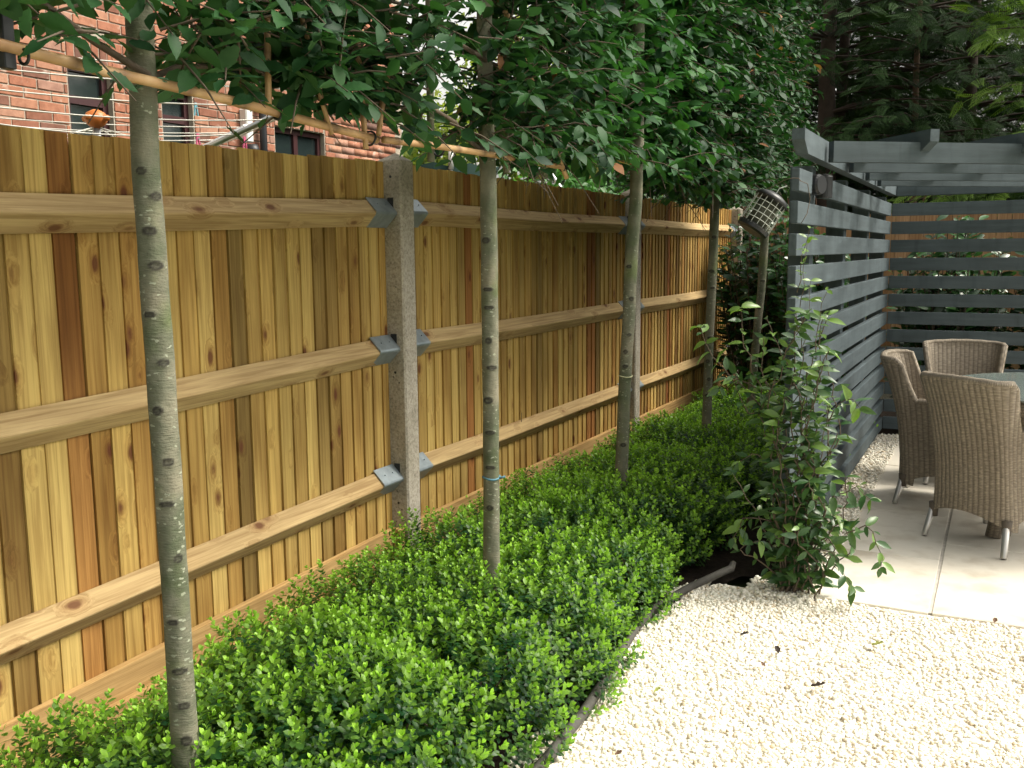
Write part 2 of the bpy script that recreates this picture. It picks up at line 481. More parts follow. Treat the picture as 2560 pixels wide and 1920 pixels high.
def slabmat():
    g = G('sandstone_slab'); r = g.rnd()
    v = g.vmath('ADD', g.obj(), g.n('CombineXYZ', {0: g.math('MULTIPLY', r, 9.0), 1: g.math('MULTIPLY', r, 23.0)}))
    n1 = g.noise(v, 2.2, 5); n2 = g.noise(v, 45.0, 4)
    c = g.ramp(n1, [(0.3, (0.66, 0.605, 0.51)), (0.55, (0.74, 0.69, 0.595)), (0.75, (0.79, 0.745, 0.655))])
    c = g.mix(g.math('MULTIPLY', g.ramp(g.noise(v, 5.0, 4), [(0.5, 0.0), (0.72, 1.0)]), 0.6), c, (0.6, 0.54, 0.46), 'MULTIPLY')
    c = g.mix(g.math('MULTIPLY', r, 0.22), c, (0.8, 0.75, 0.68), 'MULTIPLY')
    g.p(Base_Color=c, Roughness=0.85); g.b.inputs['Specular IOR Level'].default_value = 0.25
    g.bump(g.math('ADD', g.math('MULTIPLY', n2, 0.4), n1), 0.25, 0.006)
    return g.m
M['slab'] = slabmat()
M['grout'] = plain('joint_mortar', (0.62, 0.57, 0.5), 0.95, var=0.4, scale=30)
def brickmat():
    g = G('brick'); r = g.rnd(); o = g.obj()
    a = g.n('Attribute', attribute_name='tint', out=2)
    rr = g.math('FRACT', g.math('ADD', r, a))
    v = g.vmath('ADD', o, g.n('CombineXYZ', {0: g.math('MULTIPLY', r, 9.0), 1: g.math('MULTIPLY', r, 23.0), 2: g.math('MULTIPLY', r, 13.0)}))
    c = g.ramp(rr, [(0.0, (0.17, 0.1, 0.08)), (0.1, (0.27, 0.12, 0.08)), (0.35, (0.38, 0.16, 0.1)), (0.6, (0.43, 0.2, 0.125)), (0.85, (0.47, 0.25, 0.165)), (1.0, (0.38, 0.22, 0.17))])
    n = g.noise(v, 16.0, 6, 0.7)
    c = g.mix(g.math('MULTIPLY', g.ramp(n, [(0.42, 0.0), (0.7, 1.0)]), 0.6), c, (0.45, 0.38, 0.36), 'MULTIPLY')
    c = g.mix(g.math('MULTIPLY', g.ramp(g.noise(v, 9.0, 4), [(0.6, 0.0), (0.74, 1.0)]), 0.65), c, (0.62, 0.5, 0.42))
    g.p(Base_Color=c, Roughness=0.92); g.b.inputs['Specular IOR Level'].default_value = 0.2
    g.bump(n, 0.5, 0.004); return g.m
M['brick'] = brickmat()
M['mortar'] = plain('mortar', (0.46, 0.4, 0.32), 0.95, var=0.4, scale=25)
def brickfar():
    g = G('brickwork_far'); o = g.obj()
    sw = g.n('SeparateXYZ', {0: o}, out=None)
    v = g.n('CombineXYZ', {0: g.math('ADD', sw.outputs[0], sw.outputs[1]), 1: sw.outputs[2]})
    b = g.n('TexBrick', {'Vector': v, 'Color1': (0.4, 0.14, 0.075, 1), 'Color2': (0.28, 0.1, 0.06, 1), 'Mortar': (0.46, 0.4, 0.32, 1), 'Scale': 1.0, 'Mortar Size': 0.005, 'Brick Width': 0.225, 'Row Height': 0.075})
    g.p(Base_Color=b, Roughness=0.92); return g.m
M['brickfar'] = brickfar()
M['roof'] = plain('roof_tiles', (0.1, 0.06, 0.05), 0.9, var=0.5, scale=6)
g = G('table_glass'); g.p(Base_Color=(0.62, 0.74, 0.7, 1), Roughness=0.08, IOR=1.45); g.b.inputs['Transmission Weight'].default_value = 0.75; M['glass'] = g.m

def wicker(name):
    g = G(name)
    uv = g.n('TexCoord', out=2)
    s = g.n('SeparateXYZ', {0: uv}, out=None)
    u, v = s.outputs[0], s.outputs[1]
    rib = g.math('ABSOLUTE', g.math('SINE', g.math('MULTIPLY', u, math.pi / 0.027)))
    par = g.math('MULTIPLY', g.math('FLOOR', g.math('DIVIDE', u, 0.027)), math.pi / 2)
    st = g.math('ABSOLUTE', g.math('SINE', g.math('ADD', g.math('MULTIPLY', v, math.pi / 0.0075), par)))
    h = g.math('MULTIPLY', g.math('POWER', rib, 0.5), g.math('ADD', g.math('MULTIPLY', st, 0.7), 0.3))
    row = g.n('TexNoise', {'Vector': g.n('CombineXYZ', {0: g.math('MULTIPLY', u, 37.0), 1: g.math('MULTIPLY', v, 133.0)}), 'Scale': 1.0, 'Detail': 3.0})
    blo = g.noise(g.obj(), 5.0, 3)
    c = g.ramp(row, [(0.25, (0.2, 0.165, 0.12)), (0.5, (0.3, 0.25, 0.185)), (0.75, (0.42, 0.355, 0.265))])
    c = g.mix(g.math('MULTIPLY', g.ramp(blo, [(0.4, 0.0), (0.7, 1.0)]), 0.45), c, (0.62, 0.58, 0.58), 'MULTIPLY')
    c = g.mix(g.math('MULTIPLY', g.math('SUBTRACT', 1.0, g.math('POWER', h, 0.6)), 0.75), c, (0.035, 0.026, 0.02))
    g.p(Base_Color=c, Roughness=0.6)
    g.b.inputs['Specular IOR Level'].default_value = 0.35
    g.bump(h, 0.9, 0.004)
    return g.m
M['wicker'] = wicker('wicker_weave')

# ================================================================== SETTING
struct('ground', ([(-150, -150, -0.06), (150, -150, -0.06), (150, 150, -0.06), (-150, 150, -0.06)], [(0, 1, 2, 3)]), M['grass'])

EDGE = [(1.36, 0.2), (1.355, 1.2), (1.35, 2.0), (1.345, 2.3), (1.327, 2.56), (1.295, 2.8), (1.262, 3.06), (1.238, 3.3), (1.245, 3.5), (1.3, 3.75), (1.385, 3.98), (1.45, 4.12)]
def edge_x(y):
    return float(np.interp(y, [p[1] for p in EDGE], [p[0] for p in EDGE]))
# soil bed: a gently uneven sheet from the fence to the edging and on to the screen
ny, nx = 90, 14
V = []
for j in range(ny):
    y = -0.5 + 10.2 * j / (ny - 1)
    xr = edge_x(y) + 0.004 if y < 4.12 else 1.72
    for i in range(nx):
        x = -0.02 + (xr + 0.02) * i / (nx - 1)
        V.append((x, y, -0.002 + 0.012 * math.sin(x * 9 + y * 4) * math.sin(y * 7.3) - 0.01))
F = [(j * nx + i, j * nx + i + 1, (j + 1) * nx + i + 1, (j + 1) * nx + i) for j in range(ny - 1) for i in range(nx - 1)]
struct('soil', (V, F), M['soil'], smooth=True)

# gravel bed sheet and its stones
ey = [p[1] for p in EDGE]
gy = sorted(set(list(np.linspace(-0.5, 3.94, 50))))
V, F = [], []
for y in gy:
    xl = edge_x(y) if y < 4.12 else 1.45
    V += [(xl, y, 0.0), (5.2, y, 0.0)]
F = [(2 * i, 2 * i + 1, 2 * i + 3, 2 * i + 2) for i in range(len(gy) - 1)]
V += [(1.6, 3.9405, 0.0), (1.765, 3.9405, 0.0), (1.765, 7.74, 0.0), (1.6, 7.74, 0.0)]
n0 = len(V) - 4
F.append((n0, n0 + 1, n0 + 2, n0 + 3))
struct('gravel_bed', (V, F), M['stonebase'])

def stone_templates(k):
    out = []
    for q in range(k):
        v, f = box(-1, 1, -1, 1, -1, 1)
        v = np.array(v, float) * 0.72
        f = np.array([t for a, b, c, d in f for t in ((a, b, c), (a, c, d))])
        v[:, :2] *= np.where(v[:, 2:] > 0, rng.uniform(0.45, 0.85, (8, 2)), 1.0)
        v = v * (0.75 + 0.5 * rng.random((len(v), 1)))
        v = v * np.array([1.0, 0.55 + 0.35 * rng.random(), 0.4 + 0.25 * rng.random()])
        out.append((v, f))
    return out
ST = stone_templates(14)
def lay_stones(pts, zlo, zhi, smin, smax):
    items = []
    which = rng.integers(0, len(ST), len(pts))
    for q in range(len(ST)):
        P = pts[which == q]
        if not len(P): continue
        k = len(P)
        a = rng.random(k) * 6.283
        tilt = rng.normal(0, 0.22, (k, 2))
        N = unit(np.stack([tilt[:, 0], tilt[:, 1], np.ones(k)], 1))
        X = np.stack([np.cos(a), np.sin(a), np.zeros(k)], 1)
        X = unit(X - (X * N).sum(1, keepdims=True) * N)
        P3 = np.column_stack([P, zlo + (zhi - zlo) * rng.random(k)])
        items.append(scatter(ST[q], P3, X, N, smin + (smax - smin) * rng.random(k) ** 1.5, rng.random(k)))
    return cat3(items)
pts = np.column_stack([rng.uniform(1.2, 4.2, 110000), rng.uniform(0.9, 4.0, 110000)])
ex = np.interp(pts[:, 1], [p[1] for p in EDGE], [p[0] for p in EDGE])
keep = (pts[:, 0] > ex + 0.008) & (pts[:, 1] < 3.925 + 0.012 * np.sin(pts[:, 0] * 11)) & (rng.random(len(pts)) < np.where((pts[:, 0] < 3.3) & (pts[:, 1] > 1.5), 1.0, 0.3))
pts = pts[keep][:47000]
V, F, Tn = lay_stones(pts, -0.0005, 0.005, 0.0065, 0.013)
tag(part('gravel', (V, F), M['stone'], tint=Tn), 'cream limestone chippings covering the ground in front of the patio', 'gravel', kind='stuff')
p2 = np.column_stack([rng.uniform(1.6, 1.775, 6000), rng.uniform(3.98, 7.74, 6000)])
p3 = np.column_stack([rng.uniform(1.5, 1.78, 1000), rng.uniform(3.85, 4.06, 1000)])
p4 = np.column_stack([rng.uniform(1.2, 1.34, 800), rng.uniform(3.7, 3.95, 800)])
p4 = p4[p4[:, 0] > 1.1 + 0.5 * (p4[:, 1] - 3.5)]
p5 = np.column_stack([rng.uniform(1.24, 1.36, 700), rng.uniform(1.4, 2.45, 700)])
V, F, Tn = lay_stones(np.concatenate([p2, p3, p4, p5]), -0.004, 0.018, 0.008, 0.0145)
tag(part('gravel_strip', (V, F), M['stone'], tint=Tn), 'narrow strip of cream chippings between patio and grey screen', 'gravel', kind='stuff')

# patio: mortar sheet and slabs
patio = struct('patio', box(1.765, 5.6, 3.95, 7.72, -0.05, 0.006), M['grout'])
cols = [(1.755, 2.208, [3.935, 4.66, 5.452, 6.05, 6.65, 7.7]), (2.216, 3.05, [3.935, 4.93, 5.62, 6.45, 7.7]), (3.058, 3.7, [3.935, 4.6, 5.45, 6.2, 7.7]), (3.708, 4.6, [3.935, 5.0, 5.9, 6.6, 7.7]), (4.608, 5.55, [3.935, 4.7, 5.6, 6.5, 7.7])]
for x0, x1, ys in cols:
    for a, b in zip(ys[:-1], ys[1:]):
        part('slab', cbox(x0 + 0.003, x1 - 0.003, a + 0.003, b - 0.003, -0.03, 0.0095 + rng.uniform(-0.0015, 0.0015), 0.002), M['slab'], patio)

# bed edging: a dark weathered tube snaking between bed and gravel
pe = []
for i in range(80):
    t = i / 79 * 4.0 + 0.12
    x = edge_x(t) + 0.006 * math.sin(t * 5)
    z = 0.022 + 0.006 * math.sin(t * 3.1) + (0.03 * max(0, (t - 3.4) / 0.7))
    pe.append((x, t, z))
pe = [p for p in pe if p[1] < 4.03]
pe.append((1.408, 4.06, 0.062))
edg = part('bed_edging', tube(pe, [0.0165] * (len(pe) - 1) + [0.012], 10), M['edging'], smooth=True)
tag(edg, 'dark weathered round edging strip curving between green shrub bed and cream gravel', 'edging')

# ================================================================== FENCE
fence = thing('closeboard_fence', 'honey coloured closeboard timber fence with concrete posts and three rails', 'fence', (0, 3.56, 0))
PITCH = 0.0755
bv = [(-0.001, 0, 0), (-0.009, 0.0772, 0), (-0.0135, 0.0772, 0), (-0.0135, 0, 0)]
H = 1.64
Vb = [(x, y, z) for z in (0, H) for x, y, _ in bv]
Fb = [(0, 1, 2, 3)[::-1], (4, 5, 6, 7), (0, 1, 5, 4)[::-1], (1, 2, 6, 5)[::-1], (2, 3, 7, 6)[::-1], (3, 0, 4, 7)[::-1]]
Fb = [tuple(reversed(f)) for f in Fb]
bm = bmesh.new()
vs = [bm.verts.new(v) for v in Vb]
for f in Fb: bm.faces.new([vs[i] for i in f])
bmesh.ops.recalc_face_normals(bm, faces=bm.faces[:])
board_me = bpy.data.meshes.new('board'); bm.to_mesh(board_me); bm.free()
board_me.materials.append(M['board'])
def bay_z(y):
    return -0.03 + 0.028 * (y - 1.7) if y < 3.56 else (0.012 if y < 6.53 else 0.014)
POSTS = [0.59, 3.56, 6.53, 9.5]
fo = off(fence)
for b in range(3):
    y = POSTS[b] + 0.03
    if b == 0: y = POSTS[1] - 0.05 - PITCH * 41
    while y < POSTS[b + 1] - 0.04:
        if y > 0.3:
            zb = bay_z(y + 0.04) + 0.158 if b else bay_z(y + 0.04) + 0.152
            o = inst('board', board_me, fence, np.array((rng.uniform(-0.002, 0.0), y, zb + rng.normal(0, 0.0025))) - fo, (rng.normal(0, 0.0012), 0, rng.normal(0, 0.012)))
        y += PITCH + rng.normal(0, 0.0022)
RZ = [(1.646, 0.0), (1.058, 0.0), (0.478, 0.0)]
for ya, yb in zip(POSTS[:-1], POSTS[1:]):
    part('backing_board', box(-0.026, -0.0165, ya + 0.06, yb - 0.06, 0.2, 1.74), M['gboard'], fence)
for b in range(3):
    ya, yb = POSTS[b] + 0.03, POSTS[b + 1] - 0.03
    if b == 0: ya = 0.35
    for k, (zt, _) in enumerate(RZ):
        # arris rail: flat back on the boards, ridge towards the garden
        za, zb = zt + (bay_z(ya) - 0.024 if b == 0 else 0.004 * b), zt + (bay_z(yb - 0.001) - 0.024 if b == 0 else 0.006 * b)
        prof = [(0.0005, 0.0), (0.006, 0.004), (0.052, -0.046), (0.054, -0.051), (0.052, -0.056), (0.006, -0.106), (0.0005, -0.102)]
        n = 24
        V = []
        for i in range(n + 1):
            t = i / n
            y = ya + (yb - ya) * t
            z = za + (zb - za) * t - 0.004 * math.sin(math.pi * t) + 0.0012 * math.sin(9 * t + k)
            V += [(x, y, z + dz) for x, dz in prof]
        m7 = len(prof)
        F = [(i * m7 + j, (i + 1) * m7 + j, (i + 1) * m7 + (j + 1) % m7, i * m7 + (j + 1) % m7) for i in range(n) for j in range(m7)]
        F += [tuple(range(m7)), tuple(n * m7 + j for j in range(m7))[::-1]]
        rl = part('rail', (V, F), M['rail'], fence)
        # galvanised brackets wrapping the rail ends
        for end in (0, 1):
            if b == 0 and end == 0: continue
            yy = yb if end else ya
            zz = zb if end else za
            s = -1 if end else 1
            y0, y1 = yy - s * 0.012, yy + s * 0.17
            pts2 = [(0.003, 0.0115), (0.0575, -0.0435), (0.0605, -0.051), (0.0575, -0.0585), (0.003, -0.1135), (0.003, -0.107), (0.0565, -0.051), (0.003, 0.006)]
            Vt = [(x, y0, zz + dz) for x, dz in pts2] + [(x, y1, zz + dz) for x, dz in pts2]
            n8 = len(pts2)
            Ft = [(i, (i + 1) % n8, n8 + (i + 1) % n8, n8 + i) for i in range(n8)] + [tuple(range(n8))[::-1], tuple(range(n8, 2 * n8))]
            br = part('bracket', (Vt, Ft), M['galv'], rl)
            for q in (0.07, 0.13):
                c = np.array([0.034, yy + s * q, zz - 0.0165])
                part('nail', tube([c, c + np.array([0.004, 0, 0.004])], 0.003, 6), M['galv'], rl)
    # gravel board, in front of the board feet
    za = bay_z(ya) if b == 0 else 0.012
    zb = bay_z(yb - 0.001) if b == 0 else 0.012
    V = [(x, y, z) for y, zz in ((ya + 0.03, za), (yb - 0.03, zb)) for x, z in ((0.002, -0.04), (0.024, -0.04), (0.024, zz + 0.175), (0.002, zz + 0.178))]
    part('gravel_board', (V, [(0, 1, 2, 3), (7, 6, 5, 4), (0, 4, 5, 1), (1, 5, 6, 2), (2, 6, 7, 3), (3, 7, 4, 0)]), M['gboard'], fence)
    if b == 0:
        lower = [(0.0245, 0.3, -0.04), (0.05, 0.3, -0.04), (0.05, 0.3, 0.03), (0.0245, 0.3, 0.033), (0.0245, 3.55, -0.04), (0.05, 3.55, -0.04), (0.05, 3.55, 0.075), (0.0245, 3.55, 0.078)]
        part('gravel_board', (lower, [(0, 1, 2, 3), (7, 6, 5, 4), (0, 4, 5, 1), (1, 5, 6, 2), (2, 6, 7, 3), (3, 7, 4, 0)]), M['gboard'], fence)
    for yy in (yb - 0.045,):
        part('cleat', cbox(0.026, 0.062, yy - 0.022, yy + 0.022, -0.02, 0.2, 0.002), M['gboard'], fence)
for k, y in enumerate(POSTS):
    w, x0, x1, zt = 0.052, -0.035, 0.083, 1.815 + (0.01 if k == 2 else 0)
    c = 0.008
    ring = [(x0, y - w), (x1 - c, y - w), (x1, y - w + c), (x1, y + w - c), (x1 - c, y + w), (x0, y + w)]
    V, F = [], []
    levels = [(-0.3, 1.0), (zt, 1.0), (zt + 0.004, 0.93), (zt + 0.034, 0.06)]
    cx = (x0 + x1) / 2
    for z, s in levels:
        V += [(cx + (px - cx) * s, y + (py - y) * s, z) for px, py in ring]
    n6 = 6
    for i in range(3):
        F += [(i * n6 + j, i * n6 + (j + 1) % n6, (i + 1) * n6 + (j + 1) % n6, (i + 1) * n6 + j) for j in range(n6)]
    F.append(tuple(3 * n6 + j for j in range(n6)))
    po = part('post', (V, F), M['concrete'], fence)
    for zh in (1.747, 0.9, 0.31):          # dark cast-in holes on the side face and mortices above the rails
        part('bolt_hole', tube([(0.03, y - w - 0.0012, zh), (0.03, y - w + 0.004, zh)], 0.006, 8), M['black'], po)
    for zt_, _ in RZ:
        zz = zt_ + (bay_z(y - 0.05) - 0.024 if k == 1 else 0.006)
        part('mortice', box(0.012, 0.042, y - w - 0.001, y - w + 0.004, zz - 0.03, zz + 0.016), M['black'], po)
# two stray nails left standing on the lowest rail
for (y, h) in ((2.22, 0.062), (4.78, 0.05)):
    z = 0.478 + (bay_z(y) - 0.024 if y < 3 else 0.004) - 0.008
    part('nail', tube([(0.016, y, z - 0.01), (0.017, y - 0.003, z + h * 0.4), (0.014, y + 0.006, z + h)], 0.0016, 5), M['twig'], fence)

# back boundary fence
bf = thing('boundary_fence', 'brown vertical board fence behind the laurels beyond the slatted screens', 'fence', (2.5, 9.85, 0))
bfo = off(bf)
bb = make_mesh('board', *box(0, 0.118, -0.016, 0, 0, 1.62), M['oldboard'])
x = 0.12
while x < 5.6:
    inst('board', bb, bf, np.array((x, 9.85, 0.13 + rng.normal(0, 0.004))) - bfo, (0, 0, rng.normal(0, 0.01)))
    x += 0.122
for z in (0.4, 1.45): part('rail', cbox(0.1, 5.7, 9.852, 9.9, z, z + 0.08, 0.003), M['gboard'], bf)
part('gravel_board', cbox(0.1, 5.7, 9.83, 9.851, -0.03, 0.12, 0.003), M['concrete'], bf)

# ================================================================== HORNBEAMS
LEAF_HI = leaf_tmpl(12, 0.26, 0.46, 0.05, 0.016, 0.07, 0.16)
LEAF_FAR = [leaf_tmpl(4, w, 0.46, 0, 0, f, c) for w, f, c in ((0.27, 0.07, 0.16), (0.3, 0.02, 0.3), (0.24, 0.13, -0.05))]
LEAF_LO = [leaf_tmpl(6, w, 0.46, 0.05, 0.014, f, c) for w, f, c in ((0.27, 0.07, 0.16), (0.3, 0.02, 0.34), (0.24, 0.14, -0.06))]
leaf_hi = {}
for q in range(5):
    tv, tf = LEAF_HI
    leaf_hi[q] = make_mesh('leaf', tv * np.array([1, 0.85 + 0.08 * q, 1.0 + 0.3 * (q - 2)]), tf, M['horn'], True, np.full(len(tv), (0.15, 0.28, 0.42, 0.6, 0.95)[q]))

def trunk_mesh(path, rad, scars, sides=40):
    path = np.array(path, float)
    z = np.concatenate([np.arange(path[0, 2], 1.9, 0.004), np.arange(1.9, path[-1, 2], 0.04)])
    rows = len(z)
    px = np.interp(z, path[:, 2], path[:, 0]); py = np.interp(z, path[:, 2], path[:, 1])
    k = np.ones(41) / 41
    px = np.convolve(np.pad(px, 20, 'edge'), k, 'valid'); py = np.convolve(np.pad(py, 20, 'edge'), k, 'valid')
    r = np.interp(z, [0, 0.12, 0.4, 2.0, path[-1, 2]], [rad * 1.35, rad * 1.12, rad, rad * 0.93, rad * 0.4])
    th = np.arange(sides) / sides * 2 * math.pi
    T = np.zeros((rows, sides)); Rr = np.repeat(r[:, None], sides, 1)
    Rr *= 1 + 0.03 * np.sin(2 * th[None] + z[:, None] * 5) + 0.02 * np.sin(5 * th[None] - z[:, None] * 23) + 0.012 * np.sin(3 * th[None] + 41 * z[:, None]) * np.sin(67 * z[:, None] + 2)
    for zs, ts, w, h in scars:
        dth = (th[None] - ts + math.pi) % (2 * math.pi) - math.pi
        d = np.sqrt((dth * rad / w) ** 2 + ((z[:, None] - zs) / h) ** 2)
        Rr += 0.0055 * np.exp(-d * d * 0.9) - 0.007 * np.exp(-(d * 2.0) ** 2)
        T = np.maximum(T, np.clip((1.12 - d) * 5, 0, 1) * np.where(d < 0.5, 0.62, 0.97))
    V = np.stack([px[:, None] + Rr * np.cos(th), py[:, None] + Rr * np.sin(th), np.repeat(z[:, None], sides, 1)], -1).reshape(-1, 3)
    F = np.array([(i * sides + j, i * sides + (j + 1) % sides, (i + 1) * sides + (j + 1) % sides, (i + 1) * sides + j) for i in range(rows - 1) for j in range(sides)])
    return V, F, T.ravel()

def hornbeam(label, path, rad, yr, zr, xr, ntw, size, mat, hi=0, thin=None, seed=0, low=1.72, scar_z=None, cent=None, zb=1.0):
    base = path[0]
    t = thing('hornbeam_tree', label, 'tree', (base[0], base[1], 0), 'pleached hornbeam trees in a row along the fence')
    to = off(t)
    th_cam = math.atan2(CAM[1] - base[1], CAM[0] - base[0])
    scars = [(zs, th_cam + dth, 0.0165 * rng.uniform(0.6, 1.15), 0.0105 * rng.uniform(0.6, 1.2)) for zs, dth in (scar_z or [])]
    V, F, Tn = trunk_mesh(path, rad, scars)
    part('trunk', (V, F), M['bark'], t, True, Tn)
    r = np.random.default_rng(seed)
    cx = cent if cent is not None else base[0]
    # skeleton: tied-in horizontal limbs along the row, then short twigs
    br = []
    limbs = np.linspace(low + 0.03, zr[1] - 0.15, 7)
    for z in limbs:
        for s, ye in ((-1, yr[0]), (1, yr[1])):
            p0 = np.array([cx, base[1], z - 0.05]); p1 = np.array([cx + r.normal(0, 0.04), ye, z + r.normal(0, 0.03)])
            tt = np.linspace(0, 1, 7)[:, None]
            pp = p0 + (p1 - p0) * tt + r.normal(0, 0.012, (7, 3)); pp[:, 2] += 0.06 * np.sin(tt[:, 0] * 3)
            br.append(tube(pp, np.linspace(0.0075, 0.003, 7), 6))
    P, X, N, S, TT = [], [], [], [], []
    for _ in range(ntw):
        p = np.array([cx + r.normal(0, 0.07), r.uniform(*yr), low + 0.02 + (zr[1] - low - 0.02) * r.random() ** zb])
        if thin is not None and r.random() > thin(p): continue
        sx = 1 if r.random() < 0.62 else -1
        d = unit(np.array([sx * r.uniform(0.2, 1.0), r.normal(0, 0.75), r.normal(0.12, 0.4)]))
        ln = r.uniform(0.14, 0.32)
        ln = min(ln, (xr * r.uniform(0.8, 1.1)) / (abs(d[0]) + 0.15))
        nl = int(ln / 0.034) + 2
        end = p + d * ln + np.array([0, 0, -0.05 * ln / 0.3])
        br.append(tube([p, (p + end) / 2 + np.array([0, 0, 0.012]), end], [0.0032, 0.0024, 0.0012], 4, False))
        side = unit(np.cross(d, [0, 0, 1.0]))
        for i in range(nl):
            f = (i + 0.6) / nl
            q = p + (end - p) * f
            sg = 1 if i % 2 else -1
            x = unit(d * 0.55 + side * sg * (0.85 if i < nl - 1 else 0.1) + np.array([0, 0, -0.28 + r.normal(0, 0.28)]) + r.normal(0, 0.15, 3))
            nn = np.array([0.42 * sx, 0, 0.85]) + r.normal(0, 0.3, 3)
            P.append(q); X.append(x); N.append(nn); S.append(size * r.uniform(0.62, 1.15) * (0.75 if i == nl - 1 else 1)); TT.append(np.clip(r.normal(0.34, 0.2) + 0.25 * (i == nl - 1) * r.random(), 0, 1))
    P, X, N, S, TT = map(np.array, (P, X, N, S, TT))
    okk = P[:, 2] + S * X[:, 2] > low - 0.075
    P, X, N, S, TT = P[okk], X[okk], N[okk], S[okk], TT[okk]
    jb = join(br)
    part('branches', jb, M['twig'], t, True)
    if hi:
        # the leaves that show largest are leaves of their own
        c = (R.T @ (P - CAM).T).T
        u = c[:, 0] / c[:, 2] * 2400 + 1280; v = c[:, 1] / c[:, 2] * 2400 + 960
        vis = (u > -40) & (u < 2600) & (v > -40) & (v < 1900) & (c[:, 2] > 0.2)
        score = np.where(vis, S / c[:, 2], 0)
        idx = set(np.argsort(-score)[:hi].tolist())
        q4 = np.array([0.15, 0.28, 0.42, 0.6, 0.95])
        for i in idx:
            o = inst('leaf', leaf_hi[int(np.argmin(abs(q4 - TT[i])))], t)
            o.matrix_local = leaf_matrix(P[i] - to, X[i], N[i], S[i])
        rest = np.array([i not in idx for i in range(len(P))])
        P, X, N, S, TT = P[rest], X[rest], N[rest], S[rest], TT[rest]
    TT = np.where(r.random(len(TT)) < 0.008, -1.0, TT)
    grpv = r.integers(0, 3, len(P))
    sets = LEAF_FAR if base[1] > 5 else LEAF_LO
    V, F, Tn = cat3([scatter(sets[q], P[grpv == q], X[grpv == q], N[grpv == q], S[grpv == q], TT[grpv == q]) for q in range(3)])
    o = part('crown', (V, F), mat, t, True, Tn)
    o['kind'] = 'stuff'
    return t

hornbeam('nearest pleached hornbeam, mottled grey trunk rising through shrubs at the left of the fence',
         [(0.84, 1.448, -0.02), (0.838, 1.448, 0.31), (0.836, 1.448, 0.72), (0.833, 1.448, 1.03), (0.828, 1.448, 1.37), (0.823, 1.448, 1.61), (0.829, 1.448, 1.8), (0.832, 1.448, 2.6), (0.832, 1.448, 3.7)], 0.0295,
         (0.72, 2.12), (1.72, 3.7), 0.24, 820, 0.072, M['horn'], 260, lambda p: (0.45 if p[1] < 1.62 else 1.0) if p[2] < 2.2 else 0.8, 11, 1.80,
         [(1.59, -0.35), (1.54, 0.55), (1.47, -0.1), (1.4, 0.2), (1.3, -0.5), (1.2, 0.25), (1.1, -0.4), (0.99, 0.1), (0.9, -0.2), (0.78, 0.35), (0.64, -0.3), (0.53, -0.05), (0.45, 0.1), (0.37, 0.1), (0.27, 0.1)], None, 1.7)
hornbeam('second hornbeam from the left, straight pale green trunk tied with blue twine near its foot',
         [(0.874, 2.82, -0.02), (0.873, 2.82, 0.31), (0.876, 2.82, 0.65), (0.878, 2.82, 1.06), (0.879, 2.82, 1.59), (0.873, 2.82, 1.85), (0.87, 2.82, 2.17), (0.87, 2.82, 3.7)], 0.0285,
         (2.1, 3.52), (1.72, 3.7), 0.24, 1050, 0.075, M['horn'], 290, lambda p: (0.14 if 2.32 < p[1] < 2.74 else 0.95) if p[2] < 2.5 else 0.8, 23, 1.76,
         [(1.46, -0.4), (1.3, -0.2), (1.24, -0.1), (1.13, -0.2), (1.04, 0.2), (0.93, -0.3), (0.82, -0.1), (0.7, -0.1), (0.56, -0.2)], None, 1.35)
hornbeam('third hornbeam, pale leaning trunk just in front of the second concrete post',
         [(0.785, 4.3, -0.02), (0.794, 4.3, 0.32), (0.809, 4.3, 0.81), (0.827, 4.3, 1.1), (0.836, 4.3, 1.4), (0.858, 4.3, 1.66), (0.866, 4.3, 2.2), (0.866, 4.3, 3.7)], 0.031,
         (3.45, 5.05), (1.74, 3.75), 0.27, 1750, 0.084, M['horn2'], 0, lambda p: 0.5 if (p[1] < 4.35 and p[2] > 2.1) else 1.0, 31, 1.79,
         [(1.35, -0.3), (1.2, 0.3), (1.03, 0.2), (0.95, -0.2), (0.88, -0.1), (0.5, 0.1)])
hornbeam('fourth hornbeam, slim speckled trunk standing near the far end of the fence',
         [(0.82, 5.69, -0.02), (0.826, 5.69, 0.32), (0.832, 5.69, 0.88), (0.843, 5.69, 1.25), (0.853, 5.69, 1.72), (0.855, 5.69, 3.7)], 0.028,
         (4.95, 6.5), (1.76, 3.8), 0.29, 1700, 0.076, M['horn'], 0, None, 47, 1.74,
         [(1.5, 0.1), (1.3, -0.2), (1.2, 0.2), (0.9, 0.2), (0.76, -0.2), (0.65, 0.2), (0.55, 0.1)])
hornbeam('farthest hornbeam, trunk rising behind the bird feeder and the climber',
         [(0.75, 7.1, -0.02), (0.774, 7.1, 0.4), (0.795, 7.1, 0.77), (0.825, 7.1, 1.15), (0.839, 7.1, 1.5), (0.85, 7.1, 1.9), (0.85, 7.1, 3.8)], 0.03,
         (6.4, 8.2), (1.86, 3.95), 0.25, 1700, 0.072, M['horn'], 0, None, 53, 1.88, [(1.2, 0.2), (1.0, -0.1)])

